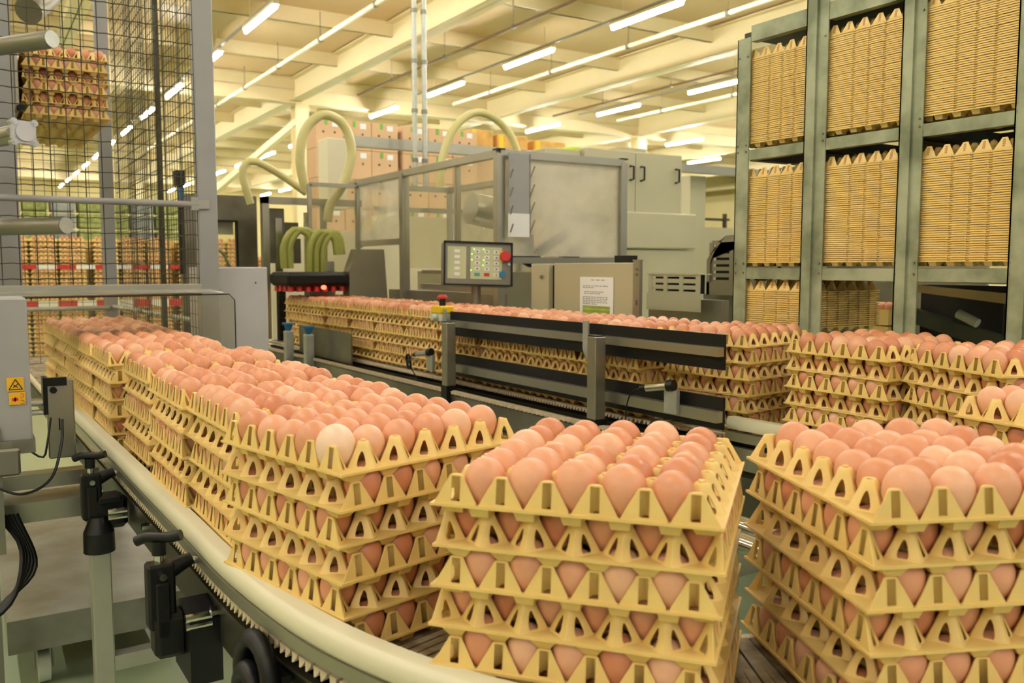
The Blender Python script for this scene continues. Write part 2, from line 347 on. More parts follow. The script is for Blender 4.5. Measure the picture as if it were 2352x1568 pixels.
# ------------------------------------------------------------------ egg tray
P_ = .05
def tray_mesh(name, closed, nq):
    """30-cell plastic tray; peaks at x=+-.5..2.5, y=0..+-3 pitches; flat toothed faces at y=+-3, coned faces at x=+-3."""
    a = MB()
    Z = [31, 30.2, 25, 20, 18.2, 14.5, 9.5, 5, 2.2, 0]
    rax = lambda z: 6.6+(31-z)/31*17.6 if z < 30.5 else 5.8
    rdg = lambda z: 5.8 if z >= 30.5 else float(np.interp(z, [0, 5, 11, 20, 31], [17.6, 15.6, 13.0, 9.8, 6.8]))
    hh = {20: 4, 18.2: 10.5, 14.5: 16, 9.5: 19, 5: 19, 2.2: 15}
    def tile(px, py, flat, edgex, nub):
        # columns of angles, per quadrant 6 steps; flat = 0 full, +1/-1: tile kept only on the inner side
        quads = [0, 1, 2, 3]
        if flat == 1: quads = [2, 3]      # outer face towards +y, keep y<0 side
        if flat == -1: quads = [0, 1]
        cols = []
        for q in quads:
            fr = (0, .5, 1, 2, 3, 3.5) if nq == 6 else (0, 1, 2, 3)
            for f in fr: cols.append((q, f))
        closedring = flat == 0
        if not closedring: cols.append(((quads[-1]+1), 0))
        n = len(cols); base = len(a.v)
        def ang(q, f, z):
            h = hh.get(z, 22.5)
            if flat and not (edgex*math.cos(R(q*90+45)) > 0): h = 22.5
            t = {0: 0, .5: (45-h)/2, 1: 45-h, 2: 45, 3: 45+h, 3.5: 90-(45-h)/2}[f]
            return R(q*90+t)
        vs = []
        def outer(q, f):
            th = ang(q, f, 0); c, s = math.cos(th), math.sin(th); Rr = 25/max(abs(c), abs(s)); x, y = c*Rr, s*Rr
            if abs(abs(x)-25) < 1e-6: u = abs(y)
            else: u = abs(x)
            out = edgex*x > 1e-6 and edgex != 0
            zb = 0 if u < 7.5 else max(-13.5, -13.5*(u-7.5)/9.5)
            if flat and abs(y) < 1e-6: zb = 0
            if out: zb = -.5
            if out and abs(x) < 25-1e-6 and abs(abs(y)-25) < 1e-6 and abs(x) < 1: zb = 0
            return x, y, zb, out
        for z in Z:
            for (q, f) in cols:
                th = ang(q, f, z); w_ = abs(math.sin(2*th))**1.3; r = rax(z)*(1-w_)+rdg(z)*w_
                vs.append((px+r*math.cos(th), py+r*math.sin(th), z))
        for (q, f) in cols:   # middle ring
            th = ang(q, f, 0); w_ = abs(math.sin(2*th))**1.3; r0 = rax(0)*(1-w_)+rdg(0)*w_
            x, y, zb, out = outer(q, f); Rm = math.hypot(x, y); r = r0+(Rm-r0)*.38
            vs.append((px+r*math.cos(th), py+r*math.sin(th), zb*.5))
        for (q, f) in cols:
            th = ang(q, f, 0); w_ = abs(math.sin(2*th))**1.3; r0 = rax(0)*(1-w_)+rdg(0)*w_
            x, y, zb, out = outer(q, f); Rm = math.hypot(x, y); r = r0+(Rm-r0)*.70
            vs.append((px+r*math.cos(th), py+r*math.sin(th), zb))
        for (q, f) in cols:
            x, y, zb, out = outer(q, f); vs.append((px+x, py+y, zb))
        L = len(Z)+3; fs = []
        for l in range(L-1):
            for j in range(n if closedring else n-1):
                j2 = (j+1) % n; f = cols[j][1]
                if (not flat or edgex*math.cos(R(cols[j][0]*90+45)) > 0) and l in (3, 4, 5, 6, 7) and f in (1, 2): continue     # arched openings
                fs.append((l*n+j, l*n+j2, (l+1)*n+j2, (l+1)*n+j))
        # top
        if closedring:
            k = len(vs)
            if nub:
                vs.append((px, py, 31)); fs += [(k, (j+1) % n, j) for j in range(n)]
            else:
                for j, (q, f) in enumerate(cols): th = ang(q, f, 31); vs.append((px+4.2*math.cos(th), py+4.2*math.sin(th), 30.6))
                for j in range(n): vs.append((vs[k+j][0], vs[k+j][1], 26))
                fs += [(j, (j+1) % n, k+(j+1) % n, k+j) for j in range(n)]+[(k+j, k+(j+1) % n, k+n+(j+1) % n, k+n+j) for j in range(n)]
        else:
            fs.append(tuple(range(n)))
        a.add([(x/1000, y/1000, z/1000) for x, y, z in vs], fs)
        if nub and closedring:
            a.cyl((px/1000, py/1000, .0305), (px/1000, py/1000, .0335), .0032, 8)
        if flat:
            # flat toothed face with slot
            sg = flat; vs = []; hw = 4.9
            zz = [31, 29.6, 25, 12, 3.5, 0]
            for z in zz:
                r = rax(z) if z < 31 else 5.8
                hw_ = min(hw, r*.66) if z < 31 else 3.6
                for x in (-r, -hw_, hw_, r): vs.append((px+x, py, z))
            fs = []
            for l in range(len(zz)-1):
                for j in range(3):
                    if j == 1 and l in (1, 2, 3) and not closed: continue
                    fs.append((l*4+j, l*4+j+1, (l+1)*4+j+1, (l+1)*4+j))
            a.add([(x/1000, y/1000, z/1000) for x, y, z in vs], fs)
            if closed:
                a.mi = 1
                for k_ in range(4): a.box((px/1000, (py+sg*.3)/1000, (25-k_*5)/1000), (.006, .0012, .0034))
                a.mi = 0
    for sg in (-1, 1):     # cup feet below the rim
        for k in range(5):
            c = (k-2)*.05; e0, e1, e2, e3 = .1485*sg, .1425*sg, .118*sg, .124*sg
            a.add([(c-.0115, e0, -.001), (c+.0115, e0, -.001), (c+.0090, e1, -.0133), (c-.0090, e1, -.0133), (c-.0115, e2, -.001), (c+.0115, e2, -.001), (c+.0090, e3, -.0133), (c-.0090, e3, -.0133)], [(0, 1, 2, 3), (1, 5, 6, 2), (4, 0, 3, 7), (3, 2, 6, 7)])
        for k in range(6):
            c = (k-2.5)*.05; e0, e1, e2, e3 = .1485*sg, .1425*sg, .118*sg, .124*sg
            a.add([(e0, c-.0165, -.001), (e0, c+.0165, -.001), (e1, c+.0065, -.0133), (e1, c-.0065, -.0133), (e2, c-.0165, -.001), (e2, c+.0165, -.001), (e3, c+.0065, -.0133), (e3, c-.0065, -.0133)], [(0, 1, 2, 3), (1, 5, 6, 2), (4, 0, 3, 7), (3, 2, 6, 7)])
    for i in range(6):
        for j in range(7):
            px = (i-2.5)*50; py = (j-3)*50
            tile(px, py, 1 if j == 6 else (-1 if j == 0 else 0), 1 if i == 5 else (-1 if i == 0 else 0), (i+j) % 2 == 1)
    kl, k0 = (.22, .0028) if closed else (.13, 0)
    a.v = [(x, y-(math.copysign((k0*min(1, z/.002)+kl*z)*min(1, max(0, (abs(y)-.125)/.025)), y) if z > 0 else 0), z) for x, y, z in a.v]
    me = a.mesh(name, [M['tray'], M['traydark']])
    bm = bmesh.new(); bm.from_mesh(me); bmesh.ops.remove_doubles(bm, verts=bm.verts, dist=.0001)
    bmesh.ops.recalc_face_normals(bm, faces=bm.faces)
    for f in bm.faces: f.smooth = True
    bm.to_mesh(me); bm.free()
    o = bpy.data.objects.new('tmp', me); COL.objects.link(o)
    sm = o.modifiers.new('s', 'SOLIDIFY'); sm.thickness = .0011; sm.offset = 0; sm.use_even_offset = False
    dg = bpy.context.evaluated_depsgraph_get(); me2 = bpy.data.meshes.new_from_object(o.evaluated_get(dg)); bpy.data.objects.remove(o)
    bm = bmesh.new(); bm.from_mesh(me2)
    # rim lip
    r = MB()
    e = .1515
    z0, z1 = (-.0024, .0008) if not closed else (-.0026, .0014)
    for sgn in (-1, 1):
        if closed:
            xs = [-.153, -.0545, -.0455, -.0045, .0045, .0455, .0545, .153]
            for q in range(0, 8, 2): r.bx(xs[q], xs[q+1], sgn*e-.0012, sgn*e+.0012, z0, z1)
            for q in (1, 3, 5): r.bx(xs[q], xs[q+1], sgn*e-.0012, sgn*e+.0012, z0, z0+.0018)
        else:
            r.bx(-.153, .153, sgn*e-.0013, sgn*e+.0013, z0, z1)
        r.bx(sgn*e-.0013, sgn*e+.0013, -.1525, .1525, z0+(.0012 if closed else 0), z1-(.0006 if closed else 0))
    rm = r.mesh('rim', M['tray']); bm.from_mesh(rm)
    for ed in bm.edges:
        ed.smooth = not (len(ed.link_faces) == 2 and ed.calc_face_angle(0) > R(42))
    bm.to_mesh(me2); bm.free(); bpy.data.meshes.remove(rm)
    me2.name = name
    if not len(me2.materials): me2.materials.append(M['tray'])
    return me2
TRAY = tray_mesh('egg_tray', False, 6)
TRAYN = tray_mesh('nested_tray', True, 4)

# ------------------------------------------------------------------ eggs
def egg_mesh(name, nu, nv, m):
    a = MB(); vs = []; L = .0590; rr = .0230
    for i in range(1, nv):
        t = PI*i/nv; zc = -math.cos(t)
        r = rr*math.sin(t)*(1+.12*zc-.02*zc*zc)
        z = L/2*zc
        for j in range(nu): th = 2*PI*j/nu; vs.append((r*math.cos(th), r*math.sin(th), z))
    k = len(vs); vs += [(0, 0, -L/2), (0, 0, L/2)]
    fs = [((i)*nu+j, i*nu+(j+1) % nu, (i+1)*nu+(j+1) % nu, (i+1)*nu+j) for i in range(nv-2) for j in range(nu)]
    fs += [(k, (j+1) % nu, j) for j in range(nu)]+[(k+1, (nv-2)*nu+j, (nv-2)*nu+(j+1) % nu) for j in range(nu)]
    a.add(vs, fs); me = a.mesh(name, m, smooth=False)
    me.polygons.foreach_set('use_smooth', [True]*len(me.polygons)); return me
EGG = egg_mesh('egg', 28, 18, M['egg']); EGGP = egg_mesh('egg_pale', 28, 18, M['eggpale'])
LOW = egg_mesh('egg_low', 12, 9, M['eggmass'])
EGG_Z = .0192    # egg centre above rim plane
H_ = .0445

# stacks: (x, y, rot of the toothed face's x-axis in degrees, z of top rim, name, trays)
stacks = []
def st(x, y, rot, z, nm, n=6, flip=0): stacks.append(dict(x=x, y=y, rot=rot, z=z, nm=nm, n=n, flip=flip))
st(.486, 1.172, 103, 1.080, 'left corner stack')
st(.624, .806, 130, 1.080, 'front centre stack')
st(.943, .607, 66, 1.080, 'front right stack', flip=1)
st(1.50, .66, 84, 1.088, 'stack behind front right', flip=1)
for k, (yy, dx) in enumerate([(1.462, 0), (1.768, -.006), (2.165, .012), (2.575, .0), (2.885, -.002), (3.195, 0), (3.503, .002), (3.812, 0)]):
    st(.408+.029*(3.88-yy)+dx, yy, 91.7+random.uniform(-.8, .8), 1.080, '%s left-row stack' % ORD[k])
st(1.905, 1.825, 97, 1.115, 'far corner stack')
st(1.928, 1.385, 88, 1.115, 'stack below first rack bay')
st(1.905, 1.035, 70, 1.115, 'stack at right edge')
yy = 2.165
for k in range(10):
    st(1.853-.032*(yy-1.99)+random.uniform(-.006, .006), yy, 92+random.uniform(-1.5, 1.5), 1.115, '%s far-row stack' % ORD[k])
    yy += .309+(.018 if k in (2, 3) else 0)
for k in range(3):
    st(.365, 4.01+.312*k, 90, 2.135, '%s raised stack in the cage' % ORD[k])
CF = Vector((math.sin(YAW)*math.cos(PITCH), math.cos(YAW)*math.cos(PITCH), -math.sin(PITCH)))
CR = Vector((math.cos(YAW), -math.sin(YAW), 0)); CU = CR.cross(CF)
def proj(p):
    d = Vector(p)-CAM; f = d.dot(CF); return (1176+F_PX*d.dot(CR)/f, 784-F_PX*d.dot(CU)/f) if f > .05 else (-9999, 0)
cands = []; mass = []
LAYER = ['top', 'second', 'third', 'fourth', 'fifth', 'bottom']
for s in stacks:
    for k in range(s['n']):
        z = s['z']-k*H_
        rot = s['rot']+(90 if (k+s['flip']) % 2 else 0)
        jx, jy, jr = (random.uniform(-.003, .003), random.uniform(-.003, .003), random.uniform(-.9, .9)) if k else (0, 0, 0)
        o = bpy.data.objects.new('egg_tray', TRAY); COL.objects.link(o)
        o.location = (s['x']+jx, s['y']+jy, z); o.rotation_euler = (0, 0, R(rot+jr))
        tag(o, 'yellow plastic egg tray full of eggs, %s of %s' % (LAYER[k], s['nm']), 'egg tray', 'filled egg trays in stacks')
        c, sn = math.cos(R(rot+jr)), math.sin(R(rot+jr))
        for i in range(5):
            for j in range(6):
                lx, ly = (i-2)*.05, (j-2.5)*.05
                border = i in (0, 4) or j in (0, 5)
                if k and not border: continue
                wx, wy = o.location.x+c*lx-sn*ly, o.location.y+sn*lx+c*ly
                vis = (k == 0)
                if k:
                    tocam = Vector((CAM.x-wx, CAM.y-wy))
                    for (bd, nx, ny) in ((i == 4, c, sn), (i == 0, -c, -sn), (j == 5, -sn, c), (j == 0, sn, -c)):
                        if bd and nx*tocam.x+ny*tocam.y > .05*tocam.length: vis = True
                px, py = proj((wx, wy, z+EGG_Z+.01))
                inside = -30 < px < 2382 and -30 < py < 1600
                d = (Vector((wx, wy, z))-CAM).length
                e = dict(p=(wx, wy, z+EGG_Z), s=s, k=k, i=i, j=j, d=d, rot=rot)
                if vis and inside and s['z'] < 2: cands.append(e)
                else: mass.append(e)
cands.sort(key=lambda e: e['d']+(.15 if e['k'] else 0)+(.25 if e['k'] > 3 else 0))
indiv, rest = cands[:300], cands[300:]; mass += rest
pale = [('corner stack left of centre', 0)]
def best_egg(x, y, pool):
    return min(pool, key=lambda e: (proj((e['p'][0], e['p'][1], e['p'][2]+.01))[0]-x)**2+(proj((e['p'][0], e['p'][1], e['p'][2]+.01))[1]-y)**2)
tops = [e for e in indiv if e['k'] == 0 and 'corner' in e['s']['nm']]
pe = best_egg(768, 1015, tops)
for e in indiv:
    s = e['s']
    # rows/columns as seen: depth axis is the tray axis nearest to the viewing direction
    a = R(e['rot']); ax = Vector((math.cos(a), math.sin(a))); ay = Vector((-math.sin(a), math.cos(a)))
    vd = Vector((s['x'], s['y'])).normalized(); rt = Vector((vd.y, -vd.x))
    if abs(ax.dot(vd)) > abs(ay.dot(vd)):
        row = e['i'] if ax.dot(vd) > 0 else 4-e['i']; colm = e['j'] if ay.dot(rt) > 0 else 5-e['j']
    else:
        row = e['j'] if ay.dot(vd) > 0 else 5-e['j']; colm = e['i'] if ax.dot(rt) > 0 else 4-e['i']
    isp = e is pe
    o = bpy.data.objects.new('egg', EGGP if isp else EGG); COL.objects.link(o)
    q = random.uniform(.96, 1.05); o.location = (e['p'][0], e['p'][1], e['p'][2]+(q-1)*.03)
    if isp: q = 1.08
    o.scale = (q, q, q*random.uniform(.97, 1.03)); o.rotation_euler = (R(random.uniform(-4, 4)), R(random.uniform(-4, 4)), random.uniform(0, 6))
    tag(o, ('large pale egg' if isp else 'brown egg')+', %s tray of %s, %s row from front, %s from left' % (LAYER[e['k']], s['nm'], ORD[row], ORD[colm]), 'egg', 'brown eggs in the trays')
lv = np.empty(len(LOW.vertices)*3); LOW.vertices.foreach_get('co', lv); lv = lv.reshape(-1, 3)
lf = [tuple(p.vertices) for p in LOW.polygons]
def mass_mesh(name, pts, scl):
    n = len(pts); nvv = len(lv)
    V = np.concatenate([lv*sc+np.array(p) for p, sc in zip(pts, scl)])
    me = bpy.data.meshes.new(name)
    loops = []; starts = []; totals = []; acc = 0
    fl = np.concatenate([np.array(f) for f in lf]); fc = np.array([len(f) for f in lf])
    LI = (fl[None, :]+(np.arange(n)*nvv)[:, None]).ravel(); FC = np.tile(fc, n)
    me.vertices.add(len(V)); me.vertices.foreach_set('co', V.ravel())
    me.loops.add(len(LI)); me.loops.foreach_set('vertex_index', LI.astype(np.int32))
    me.polygons.add(len(FC)); ls = np.concatenate([[0], np.cumsum(FC)[:-1]]).astype(np.int32)
    me.polygons.foreach_set('loop_start', ls); me.polygons.foreach_set('loop_total', FC.astype(np.int32))
    me.update(calc_edges=True); me.validate(); me.polygons.foreach_set('use_smooth', [True]*len(me.polygons))
    return me
me = mass_mesh('eggs', [(e['p'][0], e['p'][1], e['p'][2]+random.uniform(-.001, .002)) for e in mass], [random.uniform(.95, 1.06) for e in mass])
me.materials.append(M['eggmass'])
o = bpy.data.objects.new('eggs', me); COL.objects.link(o)
tag(o, 'all the further brown eggs filling the trays of the stacks', 'eggs', kind='stuff')

# ------------------------------------------------------------------ conveyor
ctr = [(.372, 5.4, .844), (.408, 3.88, .844), (.440, 2.8, .844), (.460, 2.1, .844), (.475, 1.6, .844), (.487, 1.25, .844), (.530, .98, .844), (.632, .77, .844), (.80, .645, .844), (1.0, .60, .846),
       (1.25, .61, .852), (1.5, .66, .86), (1.70, .77, .87), (1.85, .95, .877), (1.925, 1.2, .879), (1.928, 1.5, .879), (1.90, 1.85, .879), (1.853, 2.2, .879), (1.80, 3.6, .879), (1.745, 5.4, .879)]
path = cat_rom(ctr, .025); path = [(p.x, p.y, p.z) for p in path]
conv = thing('tray_conveyor', 'long curving conveyor carrying the stacked egg trays around the bend', 'conveyor', (.46, 2.1, 0))
a = MB(); a.sweep(path, [(-.158, -.020), (.158, -.020), (.158, -.006), (-.158, -.006)]); part('belt', a, M['belt'], conv)
# chain plates with saw-tooth edges
a = MB(); acc = 0; step = .0155; pts2 = []
for i in range(len(path)-1):
    p, q = path[i], path[i+1]; L = math.hypot(q[0]-p[0], q[1]-p[1]); t = acc
    while t < L:
        f = t/L; pts2.append((p[0]+(q[0]-p[0])*f, p[1]+(q[1]-p[1])*f, p[2]+(q[2]-p[2])*f, (q[0]-p[0])/L, (q[1]-p[1])/L)); t += step
    acc = t-L
for (x, y, z, dx, dy) in pts2:
    nx, ny = -dy, dx
    for sd in (-1, 1):
        def q_(o_, al, zz): return (x+nx*o_*sd+dx*al, y+ny*o_*sd+dy*al, z+zz)
        a.add([q_(.156, -.0078, -.003), q_(.156, .0078, -.003), q_(.172, .0078, -.004), q_(.172, -.0078, -.004), q_(.172, -.0066, -.0085), q_(.172, .0066, -.0085), q_(.175, .0014, -.0155), q_(.175, -.0014, -.0155), q_(.164, 0, -.0155)],
              [(0, 1, 2, 3), (3, 2, 5, 4), (4, 5, 6, 7), (5, 1, 8, 6), (0, 4, 7, 8), (0, 3, 4), (1, 5, 2), (7, 6, 8)])
part('belt_links', a, M['teeth'], conv, 'pale saw-toothed link edges', kind='stuff')
a = MB()
for (x, y, z, dx, dy) in pts2:
    nx, ny = -dy, dx
    hw = .154
    vs = [(x+nx*o_+dx*s_, y+ny*o_+dy*s_, z+zz) for zz in (-.006, -.001) for (o_, s_) in ((-hw, -.0062), (hw, -.0062), (hw, .0062), (-hw, .0062))]
    a.add(vs, [(3, 2, 1, 0), (4, 5, 6, 7), (0, 1, 5, 4), (1, 2, 6, 5), (2, 3, 7, 6), (3, 0, 4, 7)])
part('belt_plates', a, M['belt'], conv, kind='stuff')
a = MB()
for sd in (-1, 1):
    a.sweep(path, [(sd*.140, -.115), (sd*.158, -.115), (sd*.158, -.030), (sd*.140, -.030)])
    a.sweep(path, [(sd*.150, -.034), (sd*.170, -.034), (sd*.170, -.030), (sd*.150, -.030)])
part('side_frame', a, M['framedark'], conv)
a = MB(); a.sweep(path, [(-.09, -.075), (.09, -.075), (.09, -.07), (-.09, -.07)]); part('return_tray', a, M['blackm'], conv)
# outer guide rail (left side when coming towards the camera = -normal side)
i0 = next(i for i, p in enumerate(path) if p[1] < 3.2 and p[0] < 1)
i1 = next(i for i, p in enumerate(path) if p[0] > 1.55)
sub = path[i0:i1]
# travel towards -y: left normal = (-dy,dx) -> +x ; outer side is negative offset
def railprof(o0, z0, w, h, n=6):
    pr = [(o0+w/2, z0-h/2), (o0-w/2*.4, z0-h/2)]
    for k in range(n+1):
        t = -PI/2+PI*k/n; pr.append((o0-w/2*.4-math.cos(t)*w*.35, z0+math.sin(t)*h/2))
    pr += [(o0+w/2, z0+h/2)]
    return pr
a = MB(); a.sweep(sub, railprof(-.168, .041, .028, .034)); part('guide_rail', a, M['rail'], conv, 'cream plastic guide rail along the outer edge', smooth=True)
a = MB(); a.sweep(sub, [(-.183, .010), (-.176, .010), (-.176, .027), (-.183, .027)]); part('rail_backing', a, M['steel'], conv, 'bright metal strip behind the guide rail')
# inner rails
j0 = next(i for i, p in enumerate(path) if p[0] > 1.5 and p[1] > 1.03); j1 = next(i for i, p in enumerate(path) if p[0] > 1.5 and p[1] > 1.72)
sub2 = path[j0:j1]
a = MB(); a.sweep(sub2, [(.166, .018), (.192, .018), (.196, .033), (.192, .05), (.166, .05)]); part('guide_rail', a, M['rail'], conv, 'white plastic rail below the far corner stack', smooth=True)
a = MB(); a.sweep(sub2, [(.18, -.012), (.2, -.012), (.2, .012), (.18, .012)]); a.sweep(sub2, [(.175, -.09), (.185, -.09), (.185, -.03), (.175, -.03)]); part('rail_backing', a, M['steel'], conv)
# far frame deep side
k0 = next(i for i, p in enumerate(path) if p[0] > 1.5 and p[1] > 1.7)
sub3 = path[k0:]
a = MB(); a.sweep(sub3, [(.15, -.13), (.2, -.13), (.2, -.045), (.15, -.045)]); part('far_side_panel', a, M['plate'], conv)
# bolts on the near side frame
a = MB()
for i in range(i0+6, i1-8, 11):
    p, q = path[i], path[i+1]; L = math.hypot(q[0]-p[0], q[1]-p[1]); nx, ny = -(q[1]-p[1])/L, (q[0]-p[0])/L
    a.cyl((p[0]-nx*.158, p[1]-ny*.158, p[2]-.06), (p[0]-nx*.172, p[1]-ny*.172, p[2]-.06), .008, 6)
part('frame_bolts', a, M['chrome'], conv, kind='stuff')
# rail brackets: black clamp with T handle
def near_pt(Y):
    for i, p in enumerate(path):
        if p[1] < Y:
            q = path[i+1]; L = math.hypot(q[0]-p[0], q[1]-p[1]); return Vector((p[0], p[1], p[2])), Vector((-(q[1]-p[1])/L, (q[0]-p[0])/L, 0)), Vector(((q[0]-p[0])/L, (q[1]-p[1])/L, 0))
def clamp(Y, big, lab):
    p, nn, dd = near_pt(Y); out = -nn; s = 1.0
    c = p+out*.236
    t = thing('rail_clamp', lab, 'clamp', (c.x, c.y, p.z-.10))
    rz = math.atan2(dd.y, dd.x)
    a = MB(); a.box((c.x, c.y, p.z-.035), (.034, .042, .105), rz, bev=.004); a.box((c.x, c.y, p.z-.055), (.05, .022, .09), rz, bev=.003); part('clamp_body', a, M['black'], t)
    a = MB(); q = c; a.cyl((q.x, q.y, p.z+.017), (q.x, q.y, p.z+.03), .008, 12); part('collar', a, M['chrome'], t, smooth=True)
    a = MB(); a.cyl((q.x, q.y, p.z+.03), (q.x, q.y, p.z+.052), .011, 12)
    h0 = Vector((q.x, q.y, p.z+.058))
    cr_ = Vector((.85, -.53, 0)); a.tube([h0-cr_*.036+Vector((0, 0, -.007)), h0-cr_*.02, h0, h0+cr_*.02, h0+cr_*.036+Vector((0, 0, .004))], .0085, 10); part('handle', a, M['black'], t, smooth=True)
    a = MB()
    e0 = c-dd*.03; e1 = c+dd*.03
    a.cyl((e0.x, e0.y, p.z+.001), (e1.x, e1.y, p.z+.001), .006, 10)
    s0 = c+nn*.055; a.cyl((c.x, c.y, p.z+.003), (s0.x, s0.y, p.z+.012), .0065, 10)
    part('clamp_bolt', a, M['chrome'], t, smooth=True)
    a = MB(); s1 = c+nn*.018; s2 = c+nn*.05
    a.cyl((s1.x, s1.y, p.z+.004), (s2.x, s2.y, p.z+.016), .015, 12, .010); part('knob', a, M['black'], t, smooth=True)
    a = MB()
    mid = p+out*.165
    if big:
        m2 = p+out*.205
        a.poly([(m2.x-dd.x*.055, m2.y-dd.y*.055, p.z-.175), (m2.x+dd.x*.055, m2.y+dd.y*.055, p.z-.175), (m2.x+dd.x*.055, m2.y+dd.y*.055, p.z-.07), (m2.x-dd.x*.02, m2.y-dd.y*.02, p.z-.055), (m2.x-dd.x*.055, m2.y-dd.y*.055, p.z-.075)], .05, (nn.x, nn.y, 0))
        a.box((m2.x+out.x*.02, m2.y+out.y*.02, p.z-.10), (.05, .05, .07), rz, bev=.008)
    else:
        m2 = p+out*.20; a.box((m2.x, m2.y, p.z-.075), (.05, .075, .075), rz, bev=.01); a.box((m2.x, m2.y, p.z-.045), (.055, .05, .02), rz, bev=.004)
    part('bracket', a, M['black'], t)
    a = MB()
    for dz_ in (-.065, -.078):
        m3 = p+out*.19-dd*-.05; a.cyl((m3.x-out.x*.02, m3.y-out.y*.02, p.z+dz_), (m3.x+out.x*.02, m3.y+out.y*.02, p.z+dz_), .0065, 8)
    part('bolt', a, M['chrome'], t, smooth=True)
clamp(2.2, False, 'black rail clamp with T handle above the square conveyor leg')
clamp(1.47, True, 'black rail clamp with T handle nearest the front, on the bend')
# supports
def leg(Y, lab, off=.226):
    p, nn, dd = near_pt(Y); c = p-nn*off
    t = thing('support_stand', lab, 'conveyor stand', (c.x, c.y, 0)); rz = math.atan2(dd.y, dd.x)
    a = MB(); a.box((c.x, c.y, .345), (.042, .042, .69), rz, bev=.003); part('post', a, M['alu'], t)
    a = MB(); a.cyl((c.x, c.y, .685), (c.x, c.y, .73), .034, 18, .033); a.cyl((c.x, c.y, .73), (c.x, c.y, .765), .033, 18, .018); part('socket', a, M['black'], t, 'black plastic socket', smooth=True)
    a = MB(); a.bar((c.x, c.y, .42), (c.x+nn.x*.5, c.y+nn.y*.5, .42), .035, .035); part('cross_bar', a, M['alu'], t); a = MB(); a.bar((c.x+nn.x*.17, c.y+nn.y*.17, .42), (c.x+nn.x*.17+dd.x*.7, c.y+nn.y*.17+dd.y*.7, .42), .035, .035); part('cross_bar', a, M['alu'], t)
    return t
leg(2.17, 'square aluminium conveyor leg with black socket at lower left')
p, nn, dd = near_pt(1.17)
g0 = p-nn*.192
t = thing('drive_guard', 'arched black guard over the drive wheel under the bend', 'guard', (g0.x, g0.y, .6))
for k_, (rw, zt) in enumerate(((.047, .838), (.026, .80))):
    pts = [(g0.x+dd.x*rw*math.cos(R(th))-nn.x*.012*k_, g0.y+dd.y*rw*math.cos(R(th))-nn.y*.012*k_, zt-.05+.05*math.sin(R(th))) for th in range(0, 181, 20)]
    pts = [(pts[0][0], pts[0][1], .62)]+pts+[(pts[-1][0], pts[-1][1], .62)]
    a = MB(); a.tube(pts, .013, 10); part('arch', a, M['black'], t, smooth=True)
a = MB(); a.box((g0.x+nn.x*.02, g0.y+nn.y*.02, .70), (.10, .014, .2), math.atan2(dd.y, dd.x)); part('back_plate', a, M['black'], t)
a = MB(); a.cyl((g0.x-nn.x*.01, g0.y-nn.y*.01, .765), (g0.x-nn.x*.03, g0.y-nn.y*.03, .765), .011, 8); part('bolt', a, M['chrome'], t)

# inner support between the rows
t = thing('inner_support', 'metal bracket and rollers inside the conveyor bend', 'support frame', (1.25, 1.05, 0))
a = MB(); a.bx(1.05, 1.6, 1.02, 1.06, .60, .66); a.bx(1.05, 1.6, 1.2, 1.24, .72, .78); part('frame_bar', a, M['steel'], t)
a = MB(); a.cyl((1.2, 1.02, .82), (1.2, 1.26, .82), .02, 14); a.cyl((1.28, 1.02, .82), (1.28, 1.26, .82), .02, 14); part('roller', a, M['chrome'], t, smooth=True)

# ------------------------------------------------------------------ black guard rail of the far row
def fx(Y): return 1.70-.032*(Y-1.99)-.045
gr = thing('guard_rail', 'black guard planks on metal bars in front of the far row', 'guard rail', (fx(2.3), 2.3, .9))
def plank(name, z0, z1, off, th, m, ya=1.635, yb=3.10, lab=None):
    a = MB(); xa, xb = fx(ya)+off, fx(yb)+off
    dx, dy = xb-xa, yb-ya
    a.poly([(xa, ya, z0), (xb, yb, z0), (xb, yb, z1), (xa, ya, z1)], th, (-1, 0, 0)); return part(name, a, m, gr, lab)
plank('plank', 1.062, 1.155, .0, .008, M['black']); plank('plank', .905, .990, .0, .008, M['black'])
plank('metal_bar', 1.098, 1.122, -.008, .022, M['steel'], lab='brushed metal bar'); plank('metal_bar', .925, .955, -.008, .022, M['steel'], lab='brushed metal bar')
def gpost(Y, zt):
    X = fx(Y)-.075
    a = MB(); a.bx(X-.02, X+.02, Y-.021, Y+.021, .86, zt, bev=.003); pp = part('post', a, M['steel'], gr)
    a = MB(); a.bx(X-.022, X+.022, Y-.023, Y+.023, .70, .88); part('post_socket', a, M['black'], pp)
    a = MB(); a.bx(X-.018, X+.018, Y-.019, Y+.019, zt, zt+.003); part('end_cap', a, M['black'], pp)
    a = MB(); xb = fx(Y)-.036
    a.poly([(xb, Y+0.088, 1.165), (xb, Y+0.114, 1.165), (xb, Y+0.114, 1.075), (xb, Y+0.083, 1.035), (xb, Y+0.083, .985), (xb, Y+0.057, .985), (xb, Y+0.057, 1.045), (xb, Y+0.088, 1.085)], .006, (-1, 0, 0)); br = part('bracket', a, M['galv'], gr, 'bent metal bracket')
    a = MB(); a.cyl((xb-.006, Y+0.070, 1.0), (xb-.012, Y+0.070, 1.0), .006, 8); part('bolt', a, M['chrome'], br)
    a = MB(); a.cyl((xb-.006, Y+0.070, 1.03), (xb-.012, Y+0.070, 1.03), .006, 8); part('bolt', a, M['chrome'], br)
gpost(2.07, 1.125); gpost(2.955, 1.12)
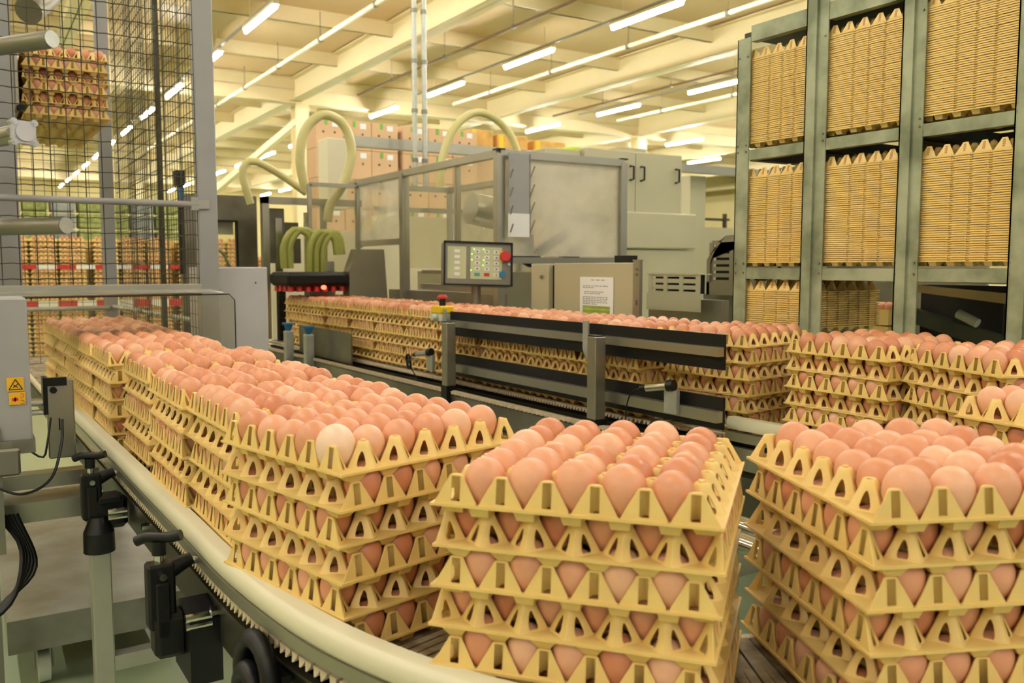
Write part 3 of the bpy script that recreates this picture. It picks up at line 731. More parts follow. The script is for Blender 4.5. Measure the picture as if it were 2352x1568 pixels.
# sensors
def sensor(Y, z, lab, coil):
    X = fx(Y)-.04
    t = thing('sensor', lab, 'sensor', (X, Y, z))
    a = MB(); a.cyl((X, Y, z), (X-.02, Y+.07, z-.012), .011, 14); part('barrel', a, M['chrome'], t, smooth=True)
    a = MB(); a.cyl((X+.004, Y-.016, z+.003), (X-.001, Y+.004, z), .016, 14); a.cyl((X-.02, Y+.07, z-.012), (X-.024, Y+.09, z-.016), .009, 12); part('nut', a, M['black'], t, smooth=True)
    a = MB()
    q = Vector((X-.024, Y+.09, z-.016))
    pts = [q, q+Vector((-.006, .03, -.012)), q+Vector((-.008, .05, -.05)), q+Vector((-.008, .055, -.11)), q+Vector((0, .056, -.17))]
    if coil:
        for k in range(40):
            th = k/40*2*PI*4; pts.insert(2, None)
        pts = [q]+[q+Vector((-.01+.004*math.sin(th*1.7), .03+.018*math.cos(th)+.002*math.sin(3*th), -.03+.03*math.sin(th+.3))) for th in [k/48*2*PI*4 for k in range(48)]]+[q+Vector((0, -.02, -.09)), q+Vector((0, -.06, -.15))]
    a.tube(cat_rom(pts, .008), .0022, 6); part('cable', a, M['black'], t, smooth=True)
    a = MB(); a.bx(X+.0, X+.012, Y-.03, Y+.02, z-.075, z-.01); part('mount', a, M['galv'], t)
sensor(1.80, 1.005, 'round chrome sensor with black cable at the guard rail end', False)
sensor(3.18, .985, 'small sensor with coiled cable left of the guard rail', True)
# emergency stop
X, Y = fx(3.12)-.02, 3.10
t = thing('emergency_stop', 'yellow and grey emergency stop box with red button', 'stop button', (X, Y, 1.115))
a = MB(); a.bx(X-.03, X+.03, Y-.038, Y+.038, 1.115, 1.146, bev=.004); part('box_base', a, M['palegrey'], t)
a = MB(); a.bx(X-.031, X+.031, Y-.039, Y+.039, 1.146, 1.176, bev=.004); part('box_lid', a, M['yellow'], t, 'yellow lid')
a = MB(); a.cyl((X, Y, 1.176), (X, Y, 1.204), .013, 16); part('collar', a, M['black'], t, smooth=True)
a = MB(); a.cyl((X, Y, 1.204), (X, Y, 1.211), .02, 20); a.cyl((X, Y, 1.211), (X, Y, 1.219), .02, 20, .014); part('button', a, M['red'], t, 'red mushroom button', smooth=True)
a = MB(); a.cyl((X-.036, Y-.012, 1.132), (X-.055, Y-.014, 1.132), .012, 14); part('cable_gland', a, M['palegrey'], t, smooth=True)
# blue-knobbed posts
for k, Yk in enumerate((4.66, 4.36)):
    X = fx(Yk)-.10
    t = thing('knob_post', ('left' if k == 0 else 'right')+' steel post with a blue knob beside the far conveyor', 'post', (X, Yk, .75))
    a = MB(); a.bx(X-.022, X+.022, Yk-.022, Yk+.022, .72, .985, bev=.003); part('post', a, M['galv'], t)
    a = MB(); a.cyl((X, Yk, .985), (X, Yk, 1.02), .012, 12, .025); a.cyl((X, Yk, 1.02), (X, Yk, 1.028), .033, 16); part('knob', a, M['blue'], t, 'blue knob', smooth=True)
a = MB(); a.bx(fx(4.1)-.03, fx(4.1)-.022, 3.98, 4.75, .86, 1.01); solo('side_plate', a, M['plate'], 'steel side plate between the blue knobs and the far row', 'plate')
t = thing('conveyor_skirt', 'long steel side skirt under the far conveyor row', 'side skirt', (1.6, 3.5, .5))
a = MB(); a.poly([(fx(5.3)-.07, 5.3, .66), (fx(1.75)-.07, 1.75, .66), (fx(1.75)-.07, 1.75, .845), (fx(5.3)-.07, 5.3, .845)], .01, (-1, 0, 0)); part('panel', a, M['plate'], t)
a = MB()
for k in range(22):
    yk = 1.95+k*.14; a.bx(fx(yk)-.084, fx(yk)-.078, yk, yk+.09, .76, .768)
part('slots', a, M['black'], t, kind='stuff')
a = MB(); k = 0
yk = 1.8
while yk < 5.2:
    a.add([(fx(yk)-.062, yk, .862), (fx(yk)-.062, yk+.02, .862), (fx(yk)-.092, yk+.01, .862), (fx(yk)-.062, yk, .85), (fx(yk)-.062, yk+.02, .85), (fx(yk)-.088, yk+.01, .85)], [(0, 1, 2), (3, 5, 4), (0, 3, 4, 1), (1, 4, 5, 2), (2, 5, 3, 0)]); yk += .024
part('chain_edge', a, M['teeth'], t, 'pale toothed chain edge', kind='stuff')

# ------------------------------------------------------------------ rack with nested empty trays
rk = thing('storage_rack', 'tall green-grey steel rack holding nested empty egg trays', 'rack', (2.33, 1.62, 0))
XR = 2.165
ups = [(2.045, 2.10), (1.745, 1.825), (1.435, 1.505), (1.11, 1.195)]
for (ya, yb) in ups:
    a = MB(); a.bx(XR, XR+.004, ya, yb, 0, 2.06 if ya > 2 else 2.14); a.bx(XR, XR+.05, yb-.004, yb, .1, 2.06 if ya > 2 else 2.14)
    if yb-ya > .06: a.bx(XR-.008, XR, (ya+yb)/2-.004, yb-.012, .1, 2.14)
    u = part('upright', a, M['rack'], rk)
    a = MB()
    for z in (1.31, 1.34, 1.70, 1.72, 2.0):
        for yy in (ya+.01, yb-.01): a.cyl((XR-.001, yy, z), (XR-.004, yy, z), .0035, 8)
    part('rivet', a, M['steeldark'], u, kind='stuff')
    if ya > 2 or ya < 1.2: a = MB(); a.bx(XR+.36, XR+.40, ya, yb, 0, 2.06); part('upright', a, M['rack'], rk)
bays = [(1.825, 2.045), (1.505, 1.745), (1.195, 1.435)]
for b, (ya, yb) in enumerate(bays):
    for z0, z1 in ((2.0, 2.045), (1.672, 1.705), (1.29, 1.325), (.93, .965)):
        top = z0 > 1.9
        a = MB(); a.bx(XR+.002, XR+.03, ya, yb, z0+(.045 if top else 0), z1+(.05 if top else 0)); part('shelf_beam', a, M['rack'], rk)
        if not top:
            a = MB(); a.bx(XR+.03, XR+.36, ya-.02, ya+.015, z0, z1); a.bx(XR+.03, XR+.36, yb-.015, yb+.02, z0, z1); a.bx(XR+.34, XR+.37, ya, yb, z0, z1)
            part('shelf_runner', a, M['rackdark'], rk)
a = MB(); a.bx(XR+.03, XR+.4, 1.11, 2.1, 2.07, 2.085); part('top_sheet', a, M['rackdark'], rk)
a = MB(); a.bx(XR+.398, XR+.402, 1.11, 1.745, 1.72, 2.07); part('back_sheet', a, M['rackdark'], rk)
TENS = ['', '', 'twenty', 'thirty', 'forty', 'fifty']
def nth(q):
    base = ORD+['fifteenth', 'sixteenth', 'seventeenth', 'eighteenth', 'nineteenth']
    if q < 20: return base[q-1]
    return TENS[q//10][:-1]+'ieth' if q % 10 == 0 else TENS[q//10]+'-'+ORD[q % 10-1]
NS = .0059
def nested(yc, xc, z0, n, where, rz=90):
    for k in range(n):
        o = bpy.data.objects.new('empty_egg_tray', TRAYN); COL.objects.link(o)
        o.location = (xc+random.uniform(-.0012, .0012), yc+random.uniform(-.0015, .0015), z0+k*NS+random.uniform(-.0003, .0003)); o.rotation_euler = (0, 0, R(rz+random.uniform(-.3, .3)))
        if k == n-1: tag(o, 'topmost empty yellow tray with bare peaks in the '+where, 'egg tray', 'nested empty trays on the rack')
        elif k == 0: tag(o, 'lowest empty yellow tray at the foot of the '+where, 'egg tray', 'nested empty trays on the rack')
        else:
            tag(o, 'empty nested yellow tray, %s from top of the %s' % (nth(n-k), where), 'egg tray', 'empty trays of the '+where)
XT = XR+.165
for (yc, zb, n, where) in ((1.925, 1.728, 46, 'upper left rack pile'), (1.615, 1.728, 47, 'upper middle rack pile'), (1.305, 1.728, 48, 'upper right rack pile'),
                           (1.925, 1.345, 47, 'middle left rack pile'), (1.615, 1.345, 48, 'middle centre rack pile'), (1.305, 1.345, 47, 'middle right rack pile')):
    nested(yc, XT, zb, n, where)
NS = .0068
nested(1.925, XT, 1.145, 17, 'low left rack pile')

# ------------------------------------------------------------------ cage, lift and left machinery
cg = thing('machine_cage', 'dark wire mesh safety cage around the tray lift', 'cage', (.1, 4.0, 0))
a = MB(); a.bx(.70, .765, 3.2, 3.25, .3, 3.3, bev=.003); part('corner_post', a, M['greyp'], cg, 'wide grey front corner post')
a = MB(); a.bx(.60, .66, 4.9, 4.95, .3, 3.3); part('rear_post', a, M['greyp'], cg)
def wiregrid(mb_, org, du, dv, nu, nv, su, sv, r=.0017, wav=.0):
    org = Vector(org); du = Vector(du); dv = Vector(dv)
    for i in range(nu+1):
        p = org+du*(i*su); mb_.cyl(p, p+dv*(nv*sv), r, 4, caps=False)
    for j in range(nv+1):
        if wav:
            pts = [org+dv*(j*sv)+du*(i*su*.5)+Vector((0, 0, wav*(1 if i % 2 else -1))) for i in range(nu*2+1)]; mb_.tube(pts, r, 4)
        else:
            p = org+dv*(j*sv); mb_.cyl(p, p+du*(nu*su), r, 4, caps=False)
a = MB(); wiregrid(a, (-.75, 3.215, 1.24), (1, 0, 0), (0, 0, 1), 29, 28, .05, .05, .0021, .0012); part('front_mesh', a, M['wire'], cg, kind='stuff')
a = MB(); wiregrid(a, (.735, 3.26, .95), (0, 1, 0), (0, 0, 1), 33, 36, .05, .05, .0014, .0012); part('side_mesh', a, M['wire'], cg, kind='stuff')
a = MB(); wiregrid(a, (-.75, 4.93, .85), (1, 0, 0), (0, 0, 1), 27, 40, .05, .05, .0017); part('rear_mesh', a, M['wire'], cg, kind='stuff')
a = MB(); wiregrid(a, (.67, 4.0, .75), (0, 1, 0), (0, 0, 1), 18, 40, .05, .05, .0017); part('inner_mesh', a, M['wire'], cg, kind='stuff')
a = MB(); a.cyl((-.75, 3.20, 1.545), (.70, 3.20, 1.545), .011, 10); part('cross_rail', a, M['greyp'], cg, smooth=True)
a = MB(); a.bx(.675, .70, 3.19, 3.2, 1.525, 1.57); a.bx(.70, .735, 3.192, 3.2, 1.53, 1.56); part('rail_clip', a, M['alu'], cg)
a = MB(); a.cyl((.0, 4.90, 1.12), (.62, 4.90, 1.12), .012, 8); a.cyl((.62, 4.93, 1.13), (1.05, 4.2, 1.05), .012, 8); part('rear_rail', a, M['galv'], cg, smooth=True)
a = MB(); a.bx(.738, .752, 4.1, 4.16, 0, 3.3); part('side_post', a, M['wire'], cg)
a = MB(); a.bx(.755, .775, 3.80, 3.83, 1.3, 1.66); a.bx(.745, .78, 3.79, 3.85, 1.66, 1.72); ds = part('door_switch', a, M['blackm'], cg, 'black door switch')
a = MB(); a.bx(.752, .775, 3.785, 3.79, 1.60, 1.65); part('blue_cover', a, M['blue'], ds)
a = MB(); a.bx(.752, .775, 3.785, 3.79, 1.57, 1.60); part('red_cover', a, M['red'], ds)
t = thing('lift_column', 'grey lift column with gripper plate beside the raised stack', 'lift', (.12, 3.6, 0))
a = MB(); a.bx(.0, .175, 3.62, 3.72, 1.1, 3.2); part('column', a, M['greyp'], t)
a = MB(); a.bx(.165, .20, 3.80, 4.9, 1.90, 2.15, bev=.01); part('gripper_plate', a, M['steeldark'], t)
a = MB(); a.cyl((.205, 3.79, 1.92), (.205, 3.81, 1.92), .012, 12); part('pivot_bolt', a, M['black'], t)
a = MB(); a.cyl((.25, 3.9, 2.30), (.55, 4.5, 2.72), .05, 14); part('overhead_arm', a, M['steeldark'], t, smooth=True)
def rod(name, end, L, r, lab, m=None):
    d = Vector((.574, -.819, 0)); e = Vector(end); s0 = e-d*L
    t = thing(name, lab, 'machine rod', tuple(e))
    a = MB(); a.cyl(s0, e, r, 22); part('rod', a, M['steeldark'], t, smooth=True)
    a = MB(); a.cyl(e, e+d*.003, r*.93, 22); part('end_cap', a, M['galv'], t, 'pale end cap', smooth=True)
rod('lift_rod', (.245, 2.95, 1.992), .9, .026, 'upper grey round rod reaching in from the left')
rod('lift_rod', (.262, 2.95, 1.452), .9, .026, 'lower grey round rod reaching in from the left')
t = thing('pneumatic_cylinder', 'pneumatic cylinder with four-lobed white end flange', 'cylinder', (.17, 2.95, 1.715))
d = Vector((.35, -.93, 0)); sd = Vector((.93, .35, 0)); e = Vector((.165, 2.95, 1.718))
a = MB(); a.cyl(e-d*.7, e-d*.02, .028, 20); a.cyl(e-d*.7+sd*-.03, e-d*.02+sd*-.03, .012, 10); part('barrel', a, M['steel'], t, smooth=True)
a = MB(); prof = []
for k in range(24):
    th = 2*PI*k/24; rr = .036+.004*math.cos(4*(th-PI/4)); prof.append(e-d*.02+sd*(rr*math.cos(th))+Vector((0, 0, rr*math.sin(th))))
a.poly(prof, .02, d); a.cyl(e, e+d*.006, .026, 20); part('end_flange', a, M['lilac'], t)
for sx in (-1, 1):
    for sz in (-1, 1):
        a = MB(); q = e+sd*(.029*sx)+Vector((0, 0, .029*sz)); a.cyl(q-d*.02, q+d*.002, .010, 12); a.cyl(q, q+d*.005, .0055, 8); part('flange_bolt', a, M['chrome'], t)
# aluminium bar and clear guard sheet over the infeed
a = MB(); a.bx(-.6, .675, 3.06, 3.12, 1.233, 1.272, bev=.003); solo('cross_beam', a, M['alu'], 'bright aluminium beam across the lower edge of the cage', 'beam')
t = thing('guard_sheet', 'clear tinted plastic guard sheet hanging over the left row', 'guard sheet', (.3, 2.95, 1.06))
a = MB(); o2 = [(-.6, 1.0), (.755, 1.0), (.755, 1.215), (.735, 1.245), (-.6, 1.235)]
a.poly([(x, 2.95, z) for x, z in [(-.6, 1.06), (.752, 1.06), (.752, 1.22), (.735, 1.24), (-.6, 1.235)]], .004, (0, 1, 0)); part('sheet', a, M['sheetclear'], t)
a = MB(); a.tube([(.752, 2.949, 1.06), (.752, 2.949, 1.22), (.735, 2.949, 1.24), (.2, 2.949, 1.238), (-.6, 2.949, 1.232)], .0018, 6); part('sheet_edge', a, M['blackm'], t)
a = MB(); a.poly([(-.6, 2.95, 1.236), (.60, 2.95, 1.246), (.72, 2.95, 1.242), (.70, 3.06, 1.252), (-.6, 3.06, 1.25)], .003, (0, 0, 1)); part('top_flange', a, M['alu'], t)
# left foreground machine column with warning label
t = thing('left_control_column', 'grey machine column with yellow warning labels at left edge', 'machine column', (.03, 2.2, .93))
a = MB(); a.bx(-.25, .112, 2.2, 2.35, .945, 1.262, bev=.004); part('housing', a, M['greyp'], t)
a = MB(); a.bx(-.25, .116, 2.19, 2.36, .92, .95); a.bx(.07, .108, 2.19, 2.2, .925, .945); part('base_lip', a, M['steeldark'], t)
a = MB(); a.bx(.066, .099, 2.197, 2.1995, 1.058, 1.088); a.bx(.069, .101, 2.197, 2.1995, 1.028, 1.055); lb = part('warning_label', a, M['label_y'], t)
a = MB(); c0 = Vector((.083, 2.1965, 1.072))
for (p0, p1) in (((-.013, -.010), (.013, -.010)), ((.013, -.010), (0, .012)), ((0, .012), (-.013, -.010)), ((-.005, -.006), (.005, .002)), ((-.004, .0), (.004, -.006))):
    a.bar((c0.x+p0[0], c0.y, c0.z+p0[1]), (c0.x+p1[0], c0.y, c0.z+p1[1]), .001, .0016)
part('warning_triangle', a, M['black'], lb)
a = MB(); c0 = Vector((.085, 2.1965, 1.041))
a.box((c0.x-.004, c0.y, c0.z-.001), (.012, .001, .006)); a.box((c0.x-.004, c0.y, c0.z-.001), (.003, .001, .010))
for (cx_, cz_) in ((.009, .007), (.009, -.007)):
    pts = [(c0.x+cx_+.004*math.cos(R(q)), c0.y, c0.z+cz_+.004*math.sin(R(q))) for q in range(-140, 150, 30)]; a.tube(pts, .0006, 5)
part('hand_and_wheel_symbol', a, M['red'], lb)
a = MB(); a.tube(cat_rom([(.10, 2.21, .925), (.13, 2.20, .905), (.14, 2.2, .94), (.15, 2.22, .99)], .01), .0025, 6); a.tube(cat_rom([(.02, 2.15, .87), (.08, 2.1, .85), (.135, 2.08, .88), (.16, 2.1, .95), (.165, 2.12, 1.0)], .01), .003, 6); part('cable', a, M['black'], t, smooth=True)
t = thing('sensor_bracket', 'steel bracket plate at the start of the guide rail', 'bracket', (.17, 2.45, .75))
a = MB(); a.bx(.155, .215, 2.40, 2.425, .86, 1.055, bev=.003); part('plate', a, M['steel'], t)
a = MB(); a.bx(.148, .158, 2.40, 2.46, .97, 1.06); a.bx(.148, .20, 2.395, 2.41, 1.04, 1.06); a.cyl((.17, 2.40, 1.03), (.17, 2.39, 1.03), .008, 12); part('black_clip', a, M['black'], t)
a = MB(); a.bx(.179, .182, 2.398, 2.401, .93, .96); part('slot', a, M['black'], t)
a = MB(); a.cyl((.10, 2.42, 1.0), (.155, 2.42, 1.0), .010, 12); a.cyl((.10, 2.42, .975), (.155, 2.42, .975), .007, 10); part('spindle', a, M['chrome'], t, smooth=True)
t = thing('lower_machine_frame', 'dull steel cross frame low behind the left clamp', 'machine frame', (.12, 2.4, .6))
a = MB(); a.bx(-.3, .26, 2.36, 2.41, .80, .835); a.bx(-.3, .26, 2.3, 2.34, .735, .775); a.bx(-.3, .26, 2.3, 2.42, .775, .782); part('cross_member', a, M['steel'], t)
a = MB(); a.bx(-.3, .035, 2.2, 2.5, .1, .9); part('side_housing', a, M['steeldark'], t)
a = MB(); a.bx(.035, .05, 2.19, 2.22, .70, .98); a.box((.06, 2.2, .905), (.05, .05, .06), bev=.005); part('motor_mount', a, M['steeldark'], t)
a = MB()
for k in range(5):
    a.tube(cat_rom([(.04+.008*k, 2.22, .78), (.08+.006*k, 2.2, .70-.01*k), (.05-.004*k, 2.15, .60), (-.05, 2.1, .56-.008*k)], .02), .006, 6)
part('cable_bundle', a, M['blackm'], t, smooth=True)
# trolley
t = thing('steel_trolley', 'low steel platform trolley with white caster wheels', 'trolley', (.35, 3.9, 0))
a = MB(); a.bx(.062, .598, 3.021, 4.95, .235, .25); a.bx(.06, .60, 3.015, 3.03, .145, .2505); a.bx(.06, .07, 3.02, 4.95, .145, .245); a.bx(.59, .6, 3.02, 4.95, .145, .245); part('platform', a, M['rust'], t)
for (x, y) in ((.16, 3.12), (.52, 3.12), (.16, 4.8), (.52, 4.8)):
    a = MB(); a.bx(x-.03, x+.03, y-.035, y+.035, .125, .145); a.bx(x-.028, x-.023, y-.02, y+.02, .05, .13); a.bx(x+.023, x+.028, y-.02, y+.02, .05, .13); cs = part('caster', a, M['steeldark'], t)
    a = MB(); a.cyl((x-.017, y, .05), (x+.017, y, .05), .05, 18); part('wheel', a, M['palegrey'], cs, 'white wheel', smooth=True)
# pale control cabinet next to the cage post
t = thing('pale_cabinet', 'plain pale grey cabinet standing right of the cage post', 'cabinet', (.87, 3.45, 0))
a = MB(); a.bx(.775, .965, 3.3, 3.75, .2, 1.328, bev=.004); part('body', a, M['lilac'], t)
a = MB(); a.cyl((.92, 3.298, 1.27), (.92, 3.2995, 1.27), .003, 8); part('screw', a, M['black'], t)
a = MB(); a.bx(1.62, 1.66, 5.30, 5.36, .86, 1.2)
for k in range(6): a.bx(1.615, 1.655, 5.29, 5.30, .90+.045*k, .93+.045*k)
solo('black_guide_comb', a, M['black'], 'black ribbed guide block at the left end of the far row', 'guide block')
# stainless wall with window behind
t = thing('machine_wall', 'stained steel machine wall with a small window', 'machine wall', (1.3, 5.6, 0))
a = MB(); a.bx(1.12, 1.28, 5.6, 5.64, .3, 1.77); a.bx(1.45, 1.58, 5.6, 5.64, .3, 1.77); a.bx(1.28, 1.45, 5.6, 5.64, 1.61, 1.77); a.bx(1.28, 1.45, 5.6, 5.64, .3, 1.33); part('sheet', a, M['plate'], t)
a = MB(); a.bar((1.45, 5.59, 1.33), (1.45, 5.59, 1.61), .012, .012); a.bar((1.28, 5.59, 1.61), (1.456, 5.59, 1.61), .012, .012); part('window_seal', a, M['black'], t)
a = MB(); a.bx(1.28, 1.45, 5.63, 5.635, 1.33, 1.61); part('window_pane', a, M['clear'], t)
a = MB(); a.bx(1.28, 1.445, 5.655, 5.66, 1.53, 1.61); part('white_strip', a, M['paperw'], t)
a = MB(); a.tube(cat_rom([(1.32, 5.7, 1.44), (1.38, 5.7, 1.42), (1.43, 5.7, 1.33)], .02), .008, 8); part('green_hose', a, M['greenc'], t, smooth=True)

# ------------------------------------------------------------------ vacuum head and machine guards
t = thing('vacuum_lifter', 'vacuum egg lifter frame with looping pale hoses', 'machine', (1.75, 5.2, .8))
a = MB(); a.bx(1.50, 2.12, 5.2, 5.25, 1.70, 1.74); a.bx(1.50, 1.54, 5.2, 5.25, .9, 1.74); a.bx(1.87, 1.90, 5.22, 5.26, 1.3, 1.7); part('frame', a, M['steel'], t)
a = MB(); a.bx(1.56, 1.66, 5.3, 5.33, 1.35, 1.68); a.bx(1.64, 1.76, 5.34, 5.36, 1.52, 1.60); a.bx(1.72, 1.76, 5.3, 5.33, 1.35, 1.5); part('slide_plate', a, M['plate'], t)
a = MB(); a.bx(1.6, 1.64, 5.28, 5.3, 1.3, 1.62); a.bx(1.78, 1.81, 5.28, 5.3, 1.25, 1.66); part('slide_rod', a, M['chrome'], t)
def hose(pts, r, m, parent): a = MB(); a.tube(cat_rom(pts, .03), r, 12); return part('hose', a, m, parent, smooth=True)
hose([(1.735, 5.12, 1.78), (1.70, 5.1, 1.95), (1.73, 5.1, 2.12), (1.84, 5.1, 2.225), (1.97, 5.1, 2.18), (2.02, 5.1, 2.02), (1.97, 5.1, 1.84), (1.88, 5.1, 1.70), (1.86, 5.1, 1.60)], .028, M['hose'], t)
hose([(1.46, 5.3, 1.70), (1.42, 5.3, 1.85), (1.43, 5.3, 1.93), (1.50, 5.3, 1.95), (1.66, 5.3, 1.87), (1.80, 5.3, 1.78)], .022, M['hose'], t)
for dx in (0, .035):
    hose([(1.56+dx, 5.0, 1.32), (1.56+dx, 5.0, 1.45), (1.62+dx, 5.0, 1.54), (1.70+dx, 5.0, 1.52), (1.72+dx, 5.0, 1.44)], .02, M['hoseg'], t)
for dx in (0, .04, .08):
    hose([(1.69+dx, 4.95, 1.30), (1.70+dx, 4.95, 1.45), (1.76+dx, 4.95, 1.53), (1.84+dx*.5, 4.95, 1.50), (1.86+dx*.4, 4.95, 1.40)], .02, M['hoseg'], t)
a = MB(); a.bx(1.50, 1.86, 4.75, 5.1, 1.22, 1.30, bev=.02); part('suction_plate', a, M['blackm'], t)
a = MB()
for i in range(7):
    for j in range(4): a.cyl((1.53+.05*i, 4.8+.08*j, 1.235), (1.53+.05*i, 4.8+.08*j, 1.19), .012, 10, .017)
part('suction_cups', a, M['red'], t, 'red rubber suction cups', kind='stuff', smooth=True)
a = MB(); a.cyl((1.69, 4.72, 1.215), (1.69, 4.70, 1.215), .012, 12); part('red_light', a, M['ledr'], t)
# grey vertical chute pieces
t = thing('infeed_chute', 'pair of slanting grey steel chute panels behind the far row', 'chute', (2.1, 4.9, 1.0))
a = MB(); a.poly([(1.70, 5.0, 1.0), (1.87, 5.0, 1.0), (1.86, 5.0, 1.36), (1.72, 5.0, 1.36)], .10, (0, 1, 0)); part('left_panel', a, M['steel'], t)
a = MB(); a.poly([(1.86, 4.78, .9), (2.12, 4.78, .9), (2.085, 4.78, 1.43), (1.92, 4.78, 1.43), (1.87, 4.78, 1.3)], .10, (0, 1, 0)); part('right_panel', a, M['steel'], t)
t = thing('side_door', 'narrow clear framed door left of the glazed guard', 'machine door', (1.87, 5.04, 1.2))
for p0, p1 in (((1.73, 5.04, 1.30), (1.73, 5.04, 1.81)), ((1.73, 5.04, 1.81), (2.03, 5.04, 1.81)), ((2.03, 5.04, 1.3), (2.03, 5.04, 1.81))):
    a = MB(); a.bar(p0, p1, .022, .022); part('frame_bar', a, M['steel'], t)
a = MB(); a.bx(1.735, 2.025, 5.038, 5.042, 1.3, 1.80); part('pane', a, M['clear'], t)
# glazed guard enclosure
t = thing('glazed_guard', 'steel framed enclosure with scuffed clear panes over the packing machine', 'machine guard', (2.5, 4.2, .9))
a = MB(); z1 = 1.86
def fb(p0, p1, w=.035, m='steel', nm='frame_bar'):
    b = MB(); b.bar(p0, p1, w, w); part(nm, b, M[m], t)
fb((2.16, 5.5, z1), (2.16, 3.6, z1)); fb((2.16, 3.6, z1), (2.90, 3.6, z1)); fb((2.90, 3.6, z1), (2.90, 5.5, z1)); fb((2.16, 5.5, z1), (2.9, 5.5, z1))
fb((2.16, 3.6, 1.1), (2.16, 3.6, z1), .04); fb((2.16, 4.66, .9), (2.16, 4.66, z1), .045); fb((2.16, 5.35, 1.45), (2.16, 5.35, z1)); fb((2.90, 3.6, 1.05), (2.90, 3.6, z1), .04)
fb((2.16, 5.35, 1.475), (2.16, 4.66, 1.475)); fb((2.90, 5.5, 1.1), (2.90, 5.5, z1)); fb((2.16, 3.6, 1.36), (2.90, 3.6, 1.36), .03)
fb((2.9, 4.6, 1.1), (2.9, 4.6, z1)); fb((2.25, 5.3, 1.70), (2.9, 5.3, 1.70), .03); fb((2.2, 4.5, 1.22), (2.2, 3.7, 1.22), .03); fb((2.2, 4.5, 1.3), (2.2, 3.7, 1.3), .02); fb((2.2, 4.9, 1.16), (2.2, 3.65, 1.16), .07, 'steeldark')
fb((2.17, 4.03, 1.3), (2.17, 4.03, z1), .025)
b = MB(); b.bx(2.155, 2.16, 4.68, 5.34, 1.49, 1.84); part('pane', b, M['milky'], t)
b = MB(); b.bx(2.155, 2.16, 3.63, 4.64, 1.32, 1.84); part('pane', b, M['clear'], t)
b = MB(); b.bx(2.19, 2.88, 3.6, 3.605, 1.38, 1.84); part('pane', b, M['milky'], t)
b = MB(); b.bx(2.90, 2.905, 3.63, 5.45, 1.1, 1.84); part('pane', b, M['milky'], t)
for (x, y) in ((2.16, 3.6), (2.90, 3.6)):
    b = MB(); b.bx(x-.022, x+.022, y-.022, y+.022, z1+.016, z1+.022); part('corner_cap', b, M['black'], t)
b = MB(); b.bx(2.5, 2.85, 4.2, 5.2, 1.0, 1.30); part('inner_machinery', b, M['steel'], t)
b = MB(); b.cyl((2.45, 4.4, 1.66), (2.7, 4.4, 1.62), .09, 24); part('inner_drum', b, M['steel'], t, smooth=True)
b = MB(); b.bx(2.55, 2.62, 4.0, 4.02, 1.35, 1.5); b.bar((2.4, 3.75, 1.36), (2.65, 3.75, 1.5), .03, .05); b.bar((2.6, 3.75, 1.33), (2.78, 3.75, 1.45), .04, .06); b.bar((2.3, 3.75, 1.4), (2.44, 3.75, 1.34), .03, .03); part('grabber_arm', b, M['blackm'], t)
# feed strip with hooked side
t = thing('hook_strip', 'hanging grey panel strip with hooked metal fins along its edges', 'panel strip', (2.25, 3.56, 1.47))
a = MB(); a.bx(2.185, 2.30, 3.55, 3.556, 1.58, 1.86); part('strip', a, M['greyp'], t)
a = MB(); a.bx(2.183, 2.302, 3.548, 3.555, 1.47, 1.58); part('lower_bag', a, M['paperw'], t, 'cloudy white plastic bag')
for k in range(4):
    for (x, sx) in ((2.302, 1),):
        a = MB(); z = 1.52+.085*k; a.bar((x, 3.55, z-.03), (x+.028, 3.55, z+.03), .004, .006); part('hook', a, M['steeldark'], t)
    a = MB(); a.bar((2.19, 3.545, 1.49+.085*k), (2.205, 3.545, 1.53+.085*k), .004, .005); part('hook', a, M['steeldark'], t)
a = MB(); a.bar((2.302, 3.55, 1.47), (2.302, 3.55, 1.86), .004, .006); part('edge_strip', a, M['steeldark'], t)
# control panel
t = thing('control_panel', 'tilted grey control panel with lit keys and red stop button', 'control panel', (1.98, 3.5, .9))
ca = Vector((1.98, 3.485, 1.342)); u = Vector((.94, -.34, -.03)).normalized(); n_ = Vector((-.34, -.94, .10)).normalized(); v_ = n_.cross(u) if n_.cross(u).z > 0 else u.cross(n_)
def pp(a_, b_, c_=0): return ca+u*a_+v_*b_+n_*c_
W, Hh = .155, .097
def slab(mb_, a0, a1, b0, b1, c0, c1): 
    mb_.add([pp(a0, b0, c0), pp(a1, b0, c0), pp(a1, b1, c0), pp(a0, b1, c0), pp(a0, b0, c1), pp(a1, b0, c1), pp(a1, b1, c1), pp(a0, b1, c1)], [(0, 3, 2, 1), (4, 5, 6, 7), (0, 1, 5, 4), (1, 2, 6, 5), (2, 3, 7, 6), (3, 0, 4, 7)])
a = MB(); slab(a, -W, W, -Hh, Hh, -.11, 0); part('case', a, M['steeldark'], t)
a = MB()
for (q0, q1, r0, r1) in ((-W-.003, W+.003, Hh-.004, Hh+.003), (-W-.003, W+.003, -Hh-.003, -Hh+.004), (-W-.003, -W+.004, -Hh, Hh), (W-.004, W+.003, -Hh, Hh)): slab(a, q0, q1, r0, r1, 0, .014)
part('bezel', a, M['blackm'], t)
a = MB(); slab(a, -W+.015, -.055, -Hh+.028, Hh-.02, 0, .002); slab(a, -.035, W-.045, -Hh+.028, Hh-.02, 0, .002); kp = part('key_field', a, M['keyp'], t)
def key(cx_, cy_, m, nm='key', w_=.012, h_=.007): a = MB(); slab(a, cx_-w_, cx_+w_, cy_-h_, cy_+h_, .002, .004); kk = part(nm, a, m, kp); return kk
